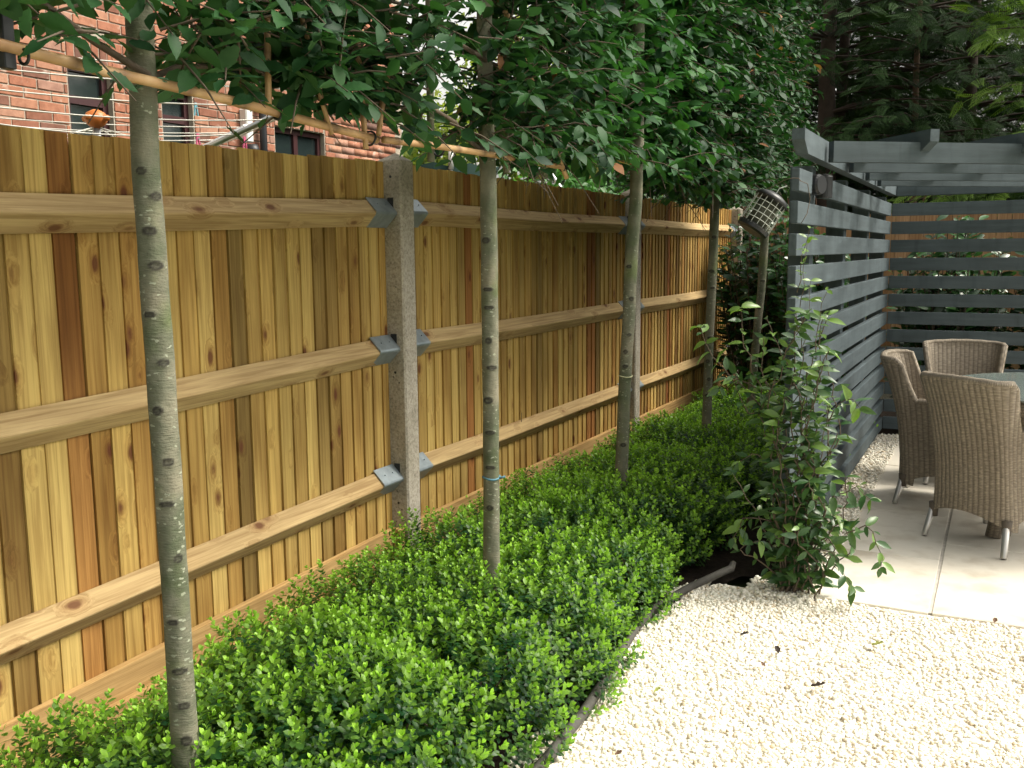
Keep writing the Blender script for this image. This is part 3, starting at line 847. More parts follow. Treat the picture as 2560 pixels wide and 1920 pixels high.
def ring_tie(name, c, r, mat, parent, th=0.002, tail=None):
    a = np.linspace(0, 2 * math.pi, 19)
    P = np.stack([c[0] + r * np.cos(a), c[1] + r * np.sin(a), c[2] + 0.003 * np.sin(2 * a)], 1)
    it = [tube(P, th, 6, False)]
    if tail is not None: it.append(tube([P[0], P[0] + np.array(tail) * 0.5, P[0] + np.array(tail)], th, 5))
    return part(name, join(it), mat, parent, True)
HB = [o for o in COL.objects if o.name.startswith('hornbeam_tree')]
ring_tie('twine', (0.8765, 2.82, 0.66), 0.0285, M['btie'], HB[1], 0.004, (0.02, 0.01, 0.006))
ring_tie('twine', (0.812, 4.3, 0.83), 0.033, M['wtie'], HB[2], 0.0025)

# bamboo frames tied to the first two trees
def cane(parent, a, b, r):
    a, b = np.array(a, float), np.array(b, float)
    L = np.linalg.norm(b - a); n = max(6, int(L / 0.02))
    t = np.linspace(0, 1, n)
    P = a + (b - a) * t[:, None] + np.column_stack([0.003 * np.sin(t * 7), 0 * t, 0.004 * np.sin(t * 4)])
    rr = np.full(n, r); Tn = np.zeros(n)
    step = max(4, int(0.17 / (L / n)))
    for i in range(3, n - 1, step):
        rr[i] *= 1.14; Tn[i] = 0.8
        Tn[i - 1] = 0.25
    V, F = tube(P, rr, 10)
    return part('cane', (V, F), M['cane'], parent, True, np.repeat(Tn, 10))
fr1 = thing('bamboo_frame', 'bamboo canes tied across the nearest hornbeam trunk under its leaves', 'bamboo frame', (0.86, 1.5, 1.7))
cane(fr1, (0.864, 0.7, 1.785), (0.866, 1.36, 1.768), 0.0105)
cane(fr1, (0.876, 1.29, 1.764), (0.872, 2.2, 1.728), 0.0105)
cane(fr1, (0.872, 1.883, 2.02), (0.876, 1.998, 1.72), 0.006)
cane(fr1, (0.868, 1.83, 2.6), (0.872, 1.77, 1.755), 0.0075)
part('batten', cbox(0.845, 0.863, 1.12, 1.143, 1.74, 2.6, 0.002), M['black'], fr1)
for c, rr in (((0.872, 1.15, 1.762), 0.0125), ((0.874, 1.8, 1.744), 0.0125)):
    a = np.linspace(0, 2 * math.pi, 15)
    part('tie', tube(np.stack([c[0] + rr * np.cos(a), c[1] + 0 * a, c[2] + rr * np.sin(a)], 1), 0.003, 6, False), M['tie'], fr1, True)
for dz in (0.0, 0.006):
    a = np.linspace(0, 2 * math.pi, 21)
    part('tie', tube(np.stack([0.846 + 0.041 * np.cos(a), 1.45 + 0.03 * np.sin(a), 1.752 + dz + 0.012 * np.cos(a)], 1), 0.0022, 6, False), M['gtie'], fr1, True)
fr2 = thing('bamboo_frame', 'bamboo canes and uprights framing the second hornbeam above the first post', 'bamboo frame', (0.88, 2.8, 1.7))
cane(fr2, (0.902, 2.19, 1.722), (0.902, 3.37, 1.738), 0.0095)
cane(fr2, (0.905, 2.9, 2.2), (0.905, 3.39, 1.7), 0.009)
cane(fr2, (0.9, 2.28, 2.05), (0.9, 2.167, 1.735), 0.0075)
cane(fr2, (0.87, 2.1, 2.5), (0.872, 2.148, 1.698), 0.008)
for y in (2.5, 2.99, 3.3):
    o = part('upright', tube([(0.858, y, 2.9), (0.86, y + 0.004, 2.3), (0.858, y, 1.69)], [0.009, 0.011, 0.0115], 10), M['bark'], fr2, True)
for c, rr in (((0.885, 2.5, 1.725), 0.02), ((0.885, 2.99, 1.73), 0.019), ((0.904, 3.36, 1.733), 0.0125), ((0.886, 2.15, 1.722), 0.018)):
    a = np.linspace(0, 2 * math.pi, 15)
    part('tie', tube(np.stack([c[0] + rr * np.cos(a), c[1] + 0.003 * np.sin(2 * a), c[2] + rr * np.sin(a)], 1), 0.003, 6, False), M['tie'], fr2, True)

# ================================================================== BOX SHRUBS
BL = leaf_tmpl(3, 0.29, 0.56, 0, 0, 0.06, 0.1)
def sprig(r):
    P, X, N, S, TT = [], [], [], [], []
    nl = 6
    rot = r.random() * 6.28
    for k in range(nl):
        h = 0.002 + k * 0.0135
        el = math.radians(8 + 58 * (k / (nl - 1)) ** 1.3)
        for s in (0, 1):
            a = rot + k * math.pi / 2 + s * math.pi + r.normal(0, 0.2)
            x = np.array([math.cos(a) * math.cos(el), math.sin(a) * math.cos(el), math.sin(el)])
            nn = np.array([-math.cos(a) * math.sin(el), -math.sin(a) * math.sin(el), math.cos(el)])
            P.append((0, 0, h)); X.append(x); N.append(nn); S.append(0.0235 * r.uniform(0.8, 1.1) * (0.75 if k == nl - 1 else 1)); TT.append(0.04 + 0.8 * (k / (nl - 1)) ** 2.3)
    P.append((0, 0, 0.07)); X.append((0.3, 0.1, 1)); N.append((-1, 0, 0.2)); S.append(0.016); TT.append(1.0)
    return scatter(BL, np.array(P), np.array(X, float), np.array(N, float), np.array(S), np.array(TT))
def box_shrub(seed):
    r = np.random.default_rng(seed)
    SP = [sprig(r) for _ in range(7)]
    items = []
    rad, hgt = 0.275, 0.335
    cl = [unit(r.normal(0, 1, 3)) for _ in range(14)]
    for layer, cnt in ((1.0, 400), (0.8, 130)):
        i = np.arange(cnt)
        zz = 1 - (i + 0.5) / cnt * 1.22
        ph = i * 2.39996
        rr = np.sqrt(np.clip(1 - zz * zz, 0, 1))
        D = np.stack([rr * np.cos(ph), rr * np.sin(ph), zz], 1)
        for j in range(cnt):
            d = unit(D[j] + r.normal(0, 0.05, 3))
            lump = 1 + 0.16 * max(0, max(float(np.dot(d, c)) for c in cl) - 0.75) / 0.25 - 0.06 + r.normal(0, 0.05)
            ax = np.sign(d[:2]) * np.abs(d[:2]) ** 0.8
            p = np.array([ax[0] * rad * lump * layer, ax[1] * rad * lump * layer, max(0.03, 0.075 + (hgt - 0.065) * np.sign(d[2]) * abs(d[2]) ** 0.75 * lump * layer)])
            up = unit(np.array([d[0] * 0.75, d[1] * 0.75, 0.8 + 0.3 * d[2]]) + r.normal(0, 0.16, 3))
            p = p - up * 0.045 + up * r.uniform(-0.028, 0.04)
            t = unit(np.cross(up, r.normal(0, 1, 3)))
            v, f, tt = SP[r.integers(0, 7)]
            Y = np.cross(up, t)
            s = r.uniform(0.8, 1.15)
            vv = p + s * (v[:, :1] * t + v[:, 1:2] * Y + v[:, 2:] * up)
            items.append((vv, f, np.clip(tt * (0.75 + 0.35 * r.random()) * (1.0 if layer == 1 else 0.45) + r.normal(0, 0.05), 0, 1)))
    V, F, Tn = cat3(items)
    stems = []
    for _ in range(9):
        a = r.random() * 6.28; q = r.uniform(0.4, 0.9)
        stems.append(tube([(0, 0, 0), (0.07 * math.cos(a), 0.07 * math.sin(a), 0.1), (rad * q * math.cos(a) * 0.8, rad * q * math.sin(a) * 0.8, hgt * 0.75)], [0.006, 0.004, 0.002], 5, False))
    return make_mesh('foliage', V, F, M['boxl'], True, Tn), make_mesh('stems', *join(stems), M['twig'])
BOX = [box_shrub(100 + k) for k in range(3)]
ORD = 'first second third fourth fifth sixth seventh eighth ninth tenth eleventh twelfth thirteenth fourteenth fifteenth sixteenth seventeenth eighteenth nineteenth twentieth twenty-first twenty-second'.split()
rowdesc = {0: 'compact bright green shrub, %s from the camera in the row against the fence', 1: 'compact bright green shrub, %s from the camera in the row between the hornbeam trunks',
           2: 'compact bright green shrub, %s from the camera in the row beside the edging', 3: 'compact bright green shrub, %s from the camera in the short row beside the grey screen'}
spots = []
for row, xx in enumerate((0.44, 0.72, 1.02)):
    for yy in np.arange(1.12, 8.6, 0.375):
        x2 = xx + rng.normal(0, 0.03); y2 = yy + rng.normal(0, 0.035) + (0.17 if row == 1 else 0)
        if row == 0 and yy < 2.3: x2 += 0.06
        if row == 2 and yy < 2.2: x2 -= 0.01
        if row == 2 and 2.2 < yy < 2.9: x2 += 0.02
        if row == 2 and 3.7 < yy < 4.9: x2 -= 0.05
        spots.append((row, x2, y2))
for yy in np.arange(5.3, 8.3, 0.4): spots.append((3, 1.26 + rng.normal(0, 0.015), yy))
cnt = [0, 0, 0, 0]
for k, (row, x, y) in enumerate(spots):
    t = thing('box_shrub', rowdesc[row] % ORD[cnt[row]], 'shrub', (x, y, -0.01), 'small-leaved shrubs massed along the fence')
    cnt[row] += 1
    s = rng.uniform(0.92, 1.08)
    t.rotation_euler = (rng.normal(0, 0.05), rng.normal(0, 0.05), rng.random() * 6.28)
    hz = (0.84 if row == 0 else 0.98) * (1.0 if y < 6 else 0.92)
    t.scale = (s, s, s * rng.uniform(0.86, 1.08) * hz)
    fo_, st_ = BOX[(k * 7 + row) % 3]
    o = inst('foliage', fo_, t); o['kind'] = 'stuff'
    inst('stems', st_, t)

# ================================================================== GREY SLATTED SCREENS AND PERGOLA
SX = 1.627            # garden face of the left screen's slats
TOPS = [1.755 - 0.1338 * k for k in range(13)]
scr = thing('slatted_screen', 'grey painted slatted timber screen running back beside the shrub bed', 'screen', (1.6, 5.7, 0))
for k, zt in enumerate(TOPS):
    ya = 4.12 + rng.normal(0, 0.015); yb = 7.74
    if k in (0, 1): ya += 0.0
    if k == 0:
        part('slat', cbox(SX - 0.034, SX, ya + 0.02, 4.43, zt - 0.092, zt, 0.004, 2), M['paint_y'], scr)
        part('slat', cbox(SX - 0.034, SX, 4.74, yb, zt - 0.092, zt, 0.004, 2), M['paint_y'], scr)
    else:
        part('slat', cbox(SX - 0.034, SX, ya, yb, zt - 0.092, zt, 0.004, 2), M['paint_y'], scr)
for y in (4.62, 5.66, 6.68, 7.64):
    part('post', cbox(SX - 0.135, SX - 0.0355, y, y + 0.095, -0.02, 1.8, 0.005, 2), M['paint_z'], scr)
# head beam of the left screen, its near end undercut
bx0, bx1 = SX - 0.03, SX + 0.022
poly = [(4.1, 1.91), (7.9, 1.91), (7.9, 1.815), (4.19, 1.815), (4.1, 1.866)]
V = [(bx0, y, z) for y, z in poly] + [(bx1, y, z) for y, z in poly]
part('head_beam', (V, [(0, 1, 2, 3, 4), (9, 8, 7, 6, 5)] + [(i, 5 + i, 5 + (i + 1) % 5, (i + 1) % 5) for i in range(5)]), M['paint_y'], scr)

scb = thing('slatted_screen', 'grey painted slatted timber screen across the back of the patio', 'screen', (3.4, 7.78, 0))
for k, zt in enumerate(TOPS):
    part('slat', cbox(SX + 0.002, 5.6, 7.745, 7.779, zt - 0.092, zt, 0.004, 2), M['paint_x'], scb)
for x in (2.9, 4.1, 5.3):
    part('post', cbox(x, x + 0.095, 7.78, 7.875, -0.02, 1.8, 0.005, 2), M['paint_z'], scb)
part('head_beam', cbox(SX + 0.024, 5.65, 7.8, 7.85, 1.81, 1.905, 0.004, 2), M['paint_x'], scb)

perg = thing('corner_pergola', 'grey corner pergola of diagonal joists and rafters above the patio screens', 'pergola', (2.6, 6.2, 0))
ux, uy = 0.785, 0.62
th = math.atan2(uy, ux)
def beam(name, p0, length, ang, z0, z1, w, cut0=0.0, cut1=0.0):
    poly = [(0, z0 + cut0 * 0.55), (cut0, z0), (length - cut1, z0), (length, z0 + cut1 * 0.55), (length, z1), (0, z1)]
    V = []
    for s in (-w / 2, w / 2):
        for a, z in poly:
            V.append((p0[0] + a * math.cos(ang) - s * math.sin(ang), p0[1] + a * math.sin(ang) + s * math.cos(ang), z))
    F = [(0, 1, 2, 3, 4, 5)[::-1], (6, 7, 8, 9, 10, 11)] + [(i, (i + 1) % 6, 6 + (i + 1) % 6, 6 + i) for i in range(6)]
    o = part(name, (V, F), M['paint_z'], perg)
    return o
def beam_obj(name, p0, length, ang, z0, z1, w, cut0=0.001, cut1=0.001):
    poly = [(0, z0 + cut0 * 0.55), (cut0, z0), (length - cut1, z0), (length, z0 + cut1 * 0.55), (length, z1), (0, z1)]
    V = [(a, s, z) for s in (-w / 2, w / 2) for a, z in poly]
    F = [(0, 1, 2, 3, 4, 5)[::-1], (6, 7, 8, 9, 10, 11)] + [(i, (i + 1) % 6, 6 + (i + 1) % 6, 6 + i) for i in range(6)]
    bm = bmesh.new(); vs = [bm.verts.new(v) for v in V]
    for f in F: bm.faces.new([vs[i] for i in f])
    bmesh.ops.recalc_face_normals(bm, faces=bm.faces[:])
    me = bpy.data.meshes.new(name); bm.to_mesh(me); bm.free()
    me.materials.append(M['paint_x'])
    o = inst(name, me, perg, np.array((p0[0], p0[1], 0)) - off(perg), (0, 0, ang))
    return o
for k, y in enumerate((4.6, 5.25, 5.9, 6.48)):
    L = (7.79 - y) / uy
    beam_obj('joist', (SX + 0.045, y + 0.02), L - 0.08, th, 1.812, 1.904, 0.045)
vang = th + math.pi / 2
for (px, py), L in (((2.087, 4.83), 0.7), ((2.76, 4.83), 1.77), ((3.45, 4.83), 2.85)):
    beam_obj('rafter', (px, py), L, vang, 1.862, 1.955, 0.045, 0.07, 0.001)

# black wall light on the screen
wl = thing('wall_light', 'small black cylindrical light fixed in the gap of the top slat', 'light', (SX + 0.03, 4.6, 1.7))
part('mounting_disc', tube([(SX - 0.004, 4.475, 1.705), (SX + 0.022, 4.47, 1.705), (SX + 0.036, 4.465, 1.705)], [0.046, 0.046, 0.04], 20), M['black'], wl, False)
part('lamp_body', lathe([(0.034, -0.05), (0.037, -0.046), (0.037, 0.046), (0.034, 0.05)], 20, (SX + 0.012, 4.67, 1.705)), M['black'], wl)
part('bracket', box(SX - 0.02, SX - 0.006, 4.45, 4.7, 1.695, 1.715), M['black'], wl)
part('cap', lathe([(0.028, 0.05), (0.028, 0.056), (0.01, 0.06)], 16, (SX + 0.012, 4.67, 1.705)), M['black'], wl)

# bird feeder hanging askew from the near post
bfd = thing('bird_feeder', 'round caged bird feeder with black lid hanging askew from the grey screen post', 'bird feeder', (1.515, 3.97, 1.565))
bfd.rotation_euler = (math.radians(-8), math.radians(33), 0.3)
Rf, Hf = 0.066, 0.062
def loc_part(name, VF, mat, parent, smooth=False): return part(name, VF, mat, parent, smooth, world=False)
loc_part('mesh_tube', lathe([(0.042, -Hf), (0.042, Hf)], 20), M['seed'], bfd, True)
for k in range(16):
    a = 2 * math.pi * k / 16
    loc_part('cage_wire', tube([(Rf * math.cos(a), Rf * math.sin(a), -Hf), (Rf * math.cos(a), Rf * math.sin(a), Hf)], 0.0013, 5), M['wirepale'], bfd)
for z in np.linspace(-Hf, Hf, 6):
    a = np.linspace(0, 2 * math.pi, 33)
    loc_part('cage_ring', tube(np.stack([Rf * np.cos(a), Rf * np.sin(a), z + 0 * a], 1), 0.0015, 5, False), M['wirepale'], bfd)
loc_part('base_tray', lathe([(0.05, -Hf - 0.02), (0.066, -Hf - 0.014), (0.068, -Hf + 0.004), (0.06, -Hf + 0.005)], 28), M['black'], bfd, False)
loc_part('lid', lathe([(0.07, Hf - 0.004), (0.072, Hf + 0.004), (0.062, Hf + 0.018), (0.035, Hf + 0.03), (0.008, Hf + 0.034)], 28), M['black'], bfd, True)
loc_part('hook', tube([(0, 0, Hf + 0.03), (0.0, 0, Hf + 0.06), (0.02, 0, Hf + 0.085)], 0.0022, 6), M['wirepale'], bfd)
a = np.linspace(0, 1, 14)
wire = np.stack([1.34 + 0.29 * a, 4.1 + 0.0 * a, 1.655 + 0.05 * a + 0.012 * np.sin(a * 9)], 1)
loop = np.array([(1.635, 4.11, 1.7), (1.655, 4.16, 1.69), (1.66, 4.2, 1.63), (1.655, 4.17, 1.57), (1.64, 4.13, 1.53)])
tag(part('loose_wire', tube(np.concatenate([wire, loop]), 0.0017, 5), M['twig'], None, True), 'thin brown wire looping over the near end of the grey screen', 'wire')

# ================================================================== WICKER CHAIRS AND TABLE
def build_chair():
    w, dp = 0.225, 0.46
    rc = 0.07
    pathpts = [(-w - 0.008, dp)]
    for t in np.linspace(0, 1, 8)[1:]: pathpts.append((-w - 0.008 + 0.008 * t, dp - (dp - rc) * t))
    for t in np.linspace(0, math.pi / 2, 7)[1:]: pathpts.append((-w + rc - rc * math.cos(t), rc - rc * math.sin(t)))
    half = pathpts
    mid = [(x, 0 - 0.018 * (1 - (x / (w - rc)) ** 2)) for x in np.linspace(-w + rc, w - rc, 14)[1:-1]]
    full = half + mid + [(-x, y) for x, y in half[::-1]]
    full = np.array(full)
    seg = np.concatenate([[0], np.cumsum(np.linalg.norm(np.diff(full, axis=0), axis=1))])
    L = seg[-1]
    n = int(L / 0.0068)
    s = np.linspace(0, L, n)
    px, py = np.interp(s, seg, full[:, 0]), np.interp(s, seg, full[:, 1])
    k = np.ones(7) / 7
    px = np.convolve(np.pad(px, 3, 'edge'), k, 'valid'); py = np.convolve(np.pad(py, 3, 'edge'), k, 'valid')
    tx, ty = np.gradient(px), np.gradient(py); ln = np.hypot(tx, ty) + 1e-9
    nx_, ny_ = -ty / ln, tx / ln          # sign fixed below to point outwards
    cx0, cy0 = 0, dp / 2
    sg = np.sign((px - cx0) * nx_ + (py - cy0) * ny_); nx_, ny_ = nx_ * sg, ny_ * sg
    inback = np.clip((0.115 - py) / 0.05, 0, 1); inback = inback * inback * (3 - 2 * inback)
    top = 0.575 + (0.80 - 0.575) * inback + 0.012 * inback * np.cos(px / w * 1.4)
    # arched hem between the legs
    front = np.clip(py / dp, 0, 1)
    hem = 0.11 + 0.065 * np.where(inback > 0.5, np.cos(np.clip(px / w, -1, 1) * math.pi / 2) ** 0.7, np.sin(np.clip(front, 0, 1) * math.pi))
    rows = 26
    def surface(offset, lo, inner=False):
        V, U = [], []
        for j in range(rows + 1):
            f = j / rows
            z = lo + (top - lo) * f
            waist = -0.022 * np.sin(np.clip(z / 0.8, 0, 1) * math.pi) + 0.02 * np.clip((z - 0.45) / 0.35, 0, 1) ** 2
            lean = -0.085 * np.clip((z - 0.25) / 0.55, 0, 1) ** 1.4 * np.clip(1 - py / dp, 0, 1) + 0.02 * np.clip((0.3 - z) / 0.3, 0, 1)
            rib = (0.0035 * np.abs(np.sin(math.pi * s / 0.027)) if not inner else 0)
            oo = offset + waist + rib
            V.append(np.stack([px + nx_ * oo, py + ny_ * oo + lean, z + 0 * px], 1)); U.append(np.stack([s, z], 1))
        V = np.concatenate(V); U = np.concatenate(U)
        F = np.array([(j * n + i, j * n + i + 1, (j + 1) * n + i + 1, (j + 1) * n + i) for j in range(rows) for i in range(n - 1)])
        return V, F, U
    Vo, Fo, Uo = surface(0.0, hem)
    Vi, Fi, Ui = surface(-0.034, np.full(n, 0.38), True)
    rim = (Vo[-n:] + Vi[-n:]) / 2 + np.array([0, 0, 0.002])
    return dict(shell=make_mesh('shell', Vo, Fo, M['wicker'], True, None, Uo),
                inner=make_mesh('inner_shell', Vi, Fi[:, ::-1], M['wicker'], True, None, Ui), rim=rim, s=s, Vo=Vo, n=n, dp=dp, w=w, hem=(Vo[:n] + 0))
CH = build_chair()
V, F = tube(CH['rim'][::3], 0.0175 * (1 + 0.10 * np.sin(np.arange(len(CH['rim'][::3])) * math.pi / 1.32 * 1.0) ** 2), 12)
uvr = np.array([[(i % 12) / 12 * 0.1, CH['s'][::3][i // 12]] for i in range(len(V))])
CH['rim_me'] = make_mesh('rim', V, F, M['wicker'], True, None, uvr[:, ::1])
fr = []
xs = np.linspace(-CH['w'] + 0.01, CH['w'] - 0.01, 17)
fp, uvf, Ff = [], [], []
for j in range(9):
    for i, x in enumerate(xs):
        z0 = 0.13 + 0.045 * math.cos(x / CH['w'] * math.pi / 2)
        z = z0 + (0.4 - z0) * j / 8
        fp.append((x, CH['dp'] - 0.008 + 0.012 * math.sin(j / 8 * 3.1), z)); uvf.append((x + 0.5, z))
Ff = [(j * 17 + i, j * 17 + i + 1, (j + 1) * 17 + i + 1, (j + 1) * 17 + i) for j in range(8) for i in range(16)]
CH['front_me'] = make_mesh('front_apron', fp, Ff, M['wicker'], True, None, uvf)
V, F = cbox(-CH['w'] + 0.045, CH['w'] - 0.045, 0.05, CH['dp'] - 0.01, 0.385, 0.425, 0.012, 2)
CH['seat_me'] = make_mesh('seat', V, F, M['wicker'], False, None, [(p[0] + 0.5, p[1]) for p in V])
def leg_me(dx, dy):
    return make_mesh('leg', *tube([(dx * 0.036, dy * 0.036, 0.0), (dx * 0.034, dy * 0.034, 0.005), (0, 0, 0.16)], [0.0135, 0.0145, 0.017], 14), M['steel'], True)
CH['legs'] = {(sx, sy): leg_me(sx * 0.55, sy) for sx in (-1, 1) for sy in (-1, 1)}
def sock_me():
    return make_mesh('leg_sleeve', *tube([(0, 0, 0.1), (0, 0, 0.17)], [0.019, 0.024], 14), M['wicker'], True)
CH['sock'] = sock_me()
def chair(label, loc, face):
    t = thing('wicker_chair', label, 'chair', (loc[0], loc[1], 0.014), 'wicker chairs round the glass table')
    t.rotation_euler = (0, 0, math.atan2(face[1], face[0]) - math.pi / 2)
    inst('shell', CH['shell'], t); inst('inner_shell', CH['inner'], t); inst('rim', CH['rim_me'], t)
    inst('front_apron', CH['front_me'], t); inst('seat', CH['seat_me'], t)
    for (sx, sy), me in CH['legs'].items():
        lx, ly = sx * (CH['w'] - 0.028), (0.045 if sy < 0 else CH['dp'] - 0.03)
        o = inst('leg', me, t, (lx, ly, 0)); inst('leg_sleeve', CH['sock'], o, (0, 0, 0))
    return t
chair('brown wicker tub chair with its back to the camera, nearest of the three', (2.285, 4.9), (0.585, 0.81))
chair('brown wicker tub chair seen side-on beside the grey slatted screen', (1.925, 5.83), (0.998, -0.06))
chair('brown wicker tub chair facing the camera from behind the glass table', (2.2, 6.66), (0.12, -0.99))

tb = thing('patio_table', 'round glass topped wicker table at the right edge of the patio', 'table', (2.75, 5.4, 0.014))
loc_part('glass_top', lathe([(0.598, 0.716), (0.602, 0.719), (0.602, 0.723), (0.598, 0.726)], 72), M['glass'], tb)
V, F = lathe([(0.5, 0.69), (0.535, 0.64), (0.565, 0.65), (0.575, 0.68), (0.565, 0.71), (0.5, 0.713)], 72)
part('apron', (V, F), M['wicker'], tb, True, None, [(p[2] * 2, math.atan2(p[1], p[0]) * 0.55) for p in V], world=False)
for a in (0.6, 2.2, 3.8, 5.3):
    V, F = tube([(0.42 * math.cos(a), 0.42 * math.sin(a), 0), (0.36 * math.cos(a), 0.36 * math.sin(a), 0.35), (0.46 * math.cos(a), 0.46 * math.sin(a), 0.68)], [0.035, 0.03, 0.04], 12)
    part('leg', (V, F), M['wicker'], tb, True, None, [(i % 12 * 0.018, p[2]) for i, p in enumerate(V)], world=False)

# ================================================================== CLIMBER ON THE SCREEN POST
JL = leaf_tmpl(7, 0.185, 0.42, 0, 0, 0.07, 0.22)
jas_me = [make_mesh('leaf', JL[0] * np.array([1, 0.9 + 0.1 * q, 1 + 0.4 * (q - 1)]), JL[1], M['jas'], True, np.full(len(JL[0]), tt)) for q, tt in enumerate((0.1, 0.2, 0.32, 0.9))]
clb = thing('climbing_plant', 'glossy leaved climber scrambling up the near end of the grey screen', 'climber', (1.68, 3.93, 0))
co = off(clb)
r = np.random.default_rng(5)
stems, LP, LX, LN, LS, LT = [], [], [], [], [], []
def climb(P, r0=0.004, dens=0.045, tipc=0.0, size=0.066):
    P = np.array(P, float)
    seg = np.concatenate([[0], np.cumsum(np.linalg.norm(np.diff(P, axis=0), axis=1))])
    n = max(6, int(seg[-1] / 0.04))
    s = np.linspace(0, seg[-1], n)
    Q = np.stack([np.interp(s, seg, P[:, k]) for k in range(3)], 1) + r.normal(0, 0.006, (n, 3))
    stems.append(tube(Q, np.linspace(r0, r0 * 0.4, n), 5, False))
    d = unit(np.gradient(Q, axis=0))
    s2 = np.arange(0.07 if P[0, 2] < 0.05 else 0.02, seg[-1], dens)
    for i, ss in enumerate(list(s2) + [seg[-1]]):
        q = np.array([np.interp(ss, s, Q[:, k]) for k in range(3)]); dd = np.array([np.interp(ss, s, d[:, k]) for k in range(3)])
        a = i * math.pi / 2 + r.normal(0, 0.4)
        side = unit(np.cross(dd, [0.3, -0.7, 0.6])); up2 = np.cross(side, dd)
        for sg in (1, -1):
            if r.random() < 0.12: continue
            x = dd * 0.45 + sg * (math.cos(a) * side + math.sin(a) * up2) + np.array([0, -0.12, -0.25]) + r.normal(0, 0.15, 3)
            LP.append(q); LX.append(unit(x)); LN.append(np.array([0.15, -0.55, 0.8]) + r.normal(0, 0.35, 3)); LS.append(size * r.uniform(0.65, 1.25))
            end = ss / seg[-1]
            LT.append(np.clip(r.choice([0.1, 0.2, 0.32]) + (0.6 if r.random() < 0.08 + tipc * (end > 0.6) else 0), 0, 0.9))
for k in range(46):
    h = r.uniform(0.25, 1.2)
    a = r.random() * 6.28
    b0 = np.array([1.68 + 0.035 * r.normal(), 3.95 + 0.03 * r.normal(), 0.0])
    spread = 0.19 * (1 - 0.62 * h / 1.12)
    e = np.array([1.715 + spread * r.normal() * 0.8, 3.93 + 0.06 * r.normal(), h])
    m1 = b0 + (e - b0) * 0.35 + r.normal(0, 0.05, 3) * np.array([1, 0.7, 0.3])
    m2 = b0 + (e - b0) * 0.7 + r.normal(0, 0.06, 3) * np.array([1, 0.7, 0.3])
    climb([b0, m1, m2, e], 0.0045, 0.05, 0.15)
for P in ([(1.9, 3.9, 0.3), (1.98, 3.86, 0.36), (2.02, 3.84, 0.3), (2.04, 3.83, 0.2)], [(1.82, 3.92, 0.42), (1.92, 3.88, 0.5), (1.99, 3.86, 0.45)],
          [(1.7, 3.95, 0.2), (1.85, 3.88, 0.22), (1.93, 3.85, 0.1)], [(1.6, 3.93, 0.3), (1.5, 3.88, 0.33), (1.44, 3.86, 0.24)], [(1.62, 3.94, 0.5), (1.53, 3.9, 0.6), (1.48, 3.88, 0.56)],
          [(1.8, 3.95, 0.75), (1.88, 3.9, 0.86), (1.93, 3.88, 0.82)]):
    climb(P, 0.003, 0.04, 0.2)
for P in ([(1.58, 3.95, 0.72), (1.48, 3.9, 0.86), (1.4, 3.87, 0.93), (1.33, 3.85, 1.03), (1.3, 3.85, 1.1)], [(1.55, 3.95, 0.78), (1.52, 3.9, 0.95), (1.46, 3.88, 1.08), (1.455, 3.88, 1.2)],
          [(1.52, 3.93, 0.85), (1.42, 3.9, 0.92), (1.37, 3.9, 0.86)], [(1.57, 3.94, 0.8), (1.54, 3.9, 1.0), (1.56, 3.88, 1.07)], [(1.6, 3.92, 0.75), (1.5, 3.88, 0.76), (1.43, 3.86, 0.9)]):
    climb(P, 0.0035, 0.045, 0.35, 0.066)
for P in ([(1.69, 3.96, 0.9), (1.7, 3.965, 1.15), (1.72, 3.96, 1.3)], [(1.69, 3.965, 1.0), (1.68, 3.97, 1.25), (1.69, 3.965, 1.45)], [(1.73, 3.96, 1.0), (1.76, 3.95, 1.2), (1.78, 3.96, 1.26)],
          [(1.66, 3.965, 1.25), (1.68, 3.97, 1.4), (1.7, 3.965, 1.5)]):
    climb(P, 0.0022, 0.05, 0.9, 0.045)
part('stems', join(stems), M['twig'], clb, True)
LP, LX, LN, LS, LT = map(np.array, (LP, LX, LN, LS, LT))
q4 = np.array([0.1, 0.2, 0.32, 0.9])
score = LS * (1 - 0.5 * (LP[:, 1] - 3.93)) * r.uniform(0.8, 1.2, len(LS))
idx = set(np.argsort(-score)[:290].tolist())
for i in idx:
    o = inst('leaf', jas_me[int(np.argmin(abs(q4 - LT[i])))], clb)
    o.matrix_local = leaf_matrix(LP[i] - co, LX[i], LN[i], LS[i])
rest = np.array([i not in idx for i in range(len(LP))])
V, F, Tn = scatter(leaf_tmpl(4, 0.2, 0.48, 0, 0, 0.06, 0.2), LP[rest], LX[rest], LN[rest], LS[rest], LT[rest])
part('foliage', (V, F), M['jas'], clb, True, Tn)['kind'] = 'stuff'

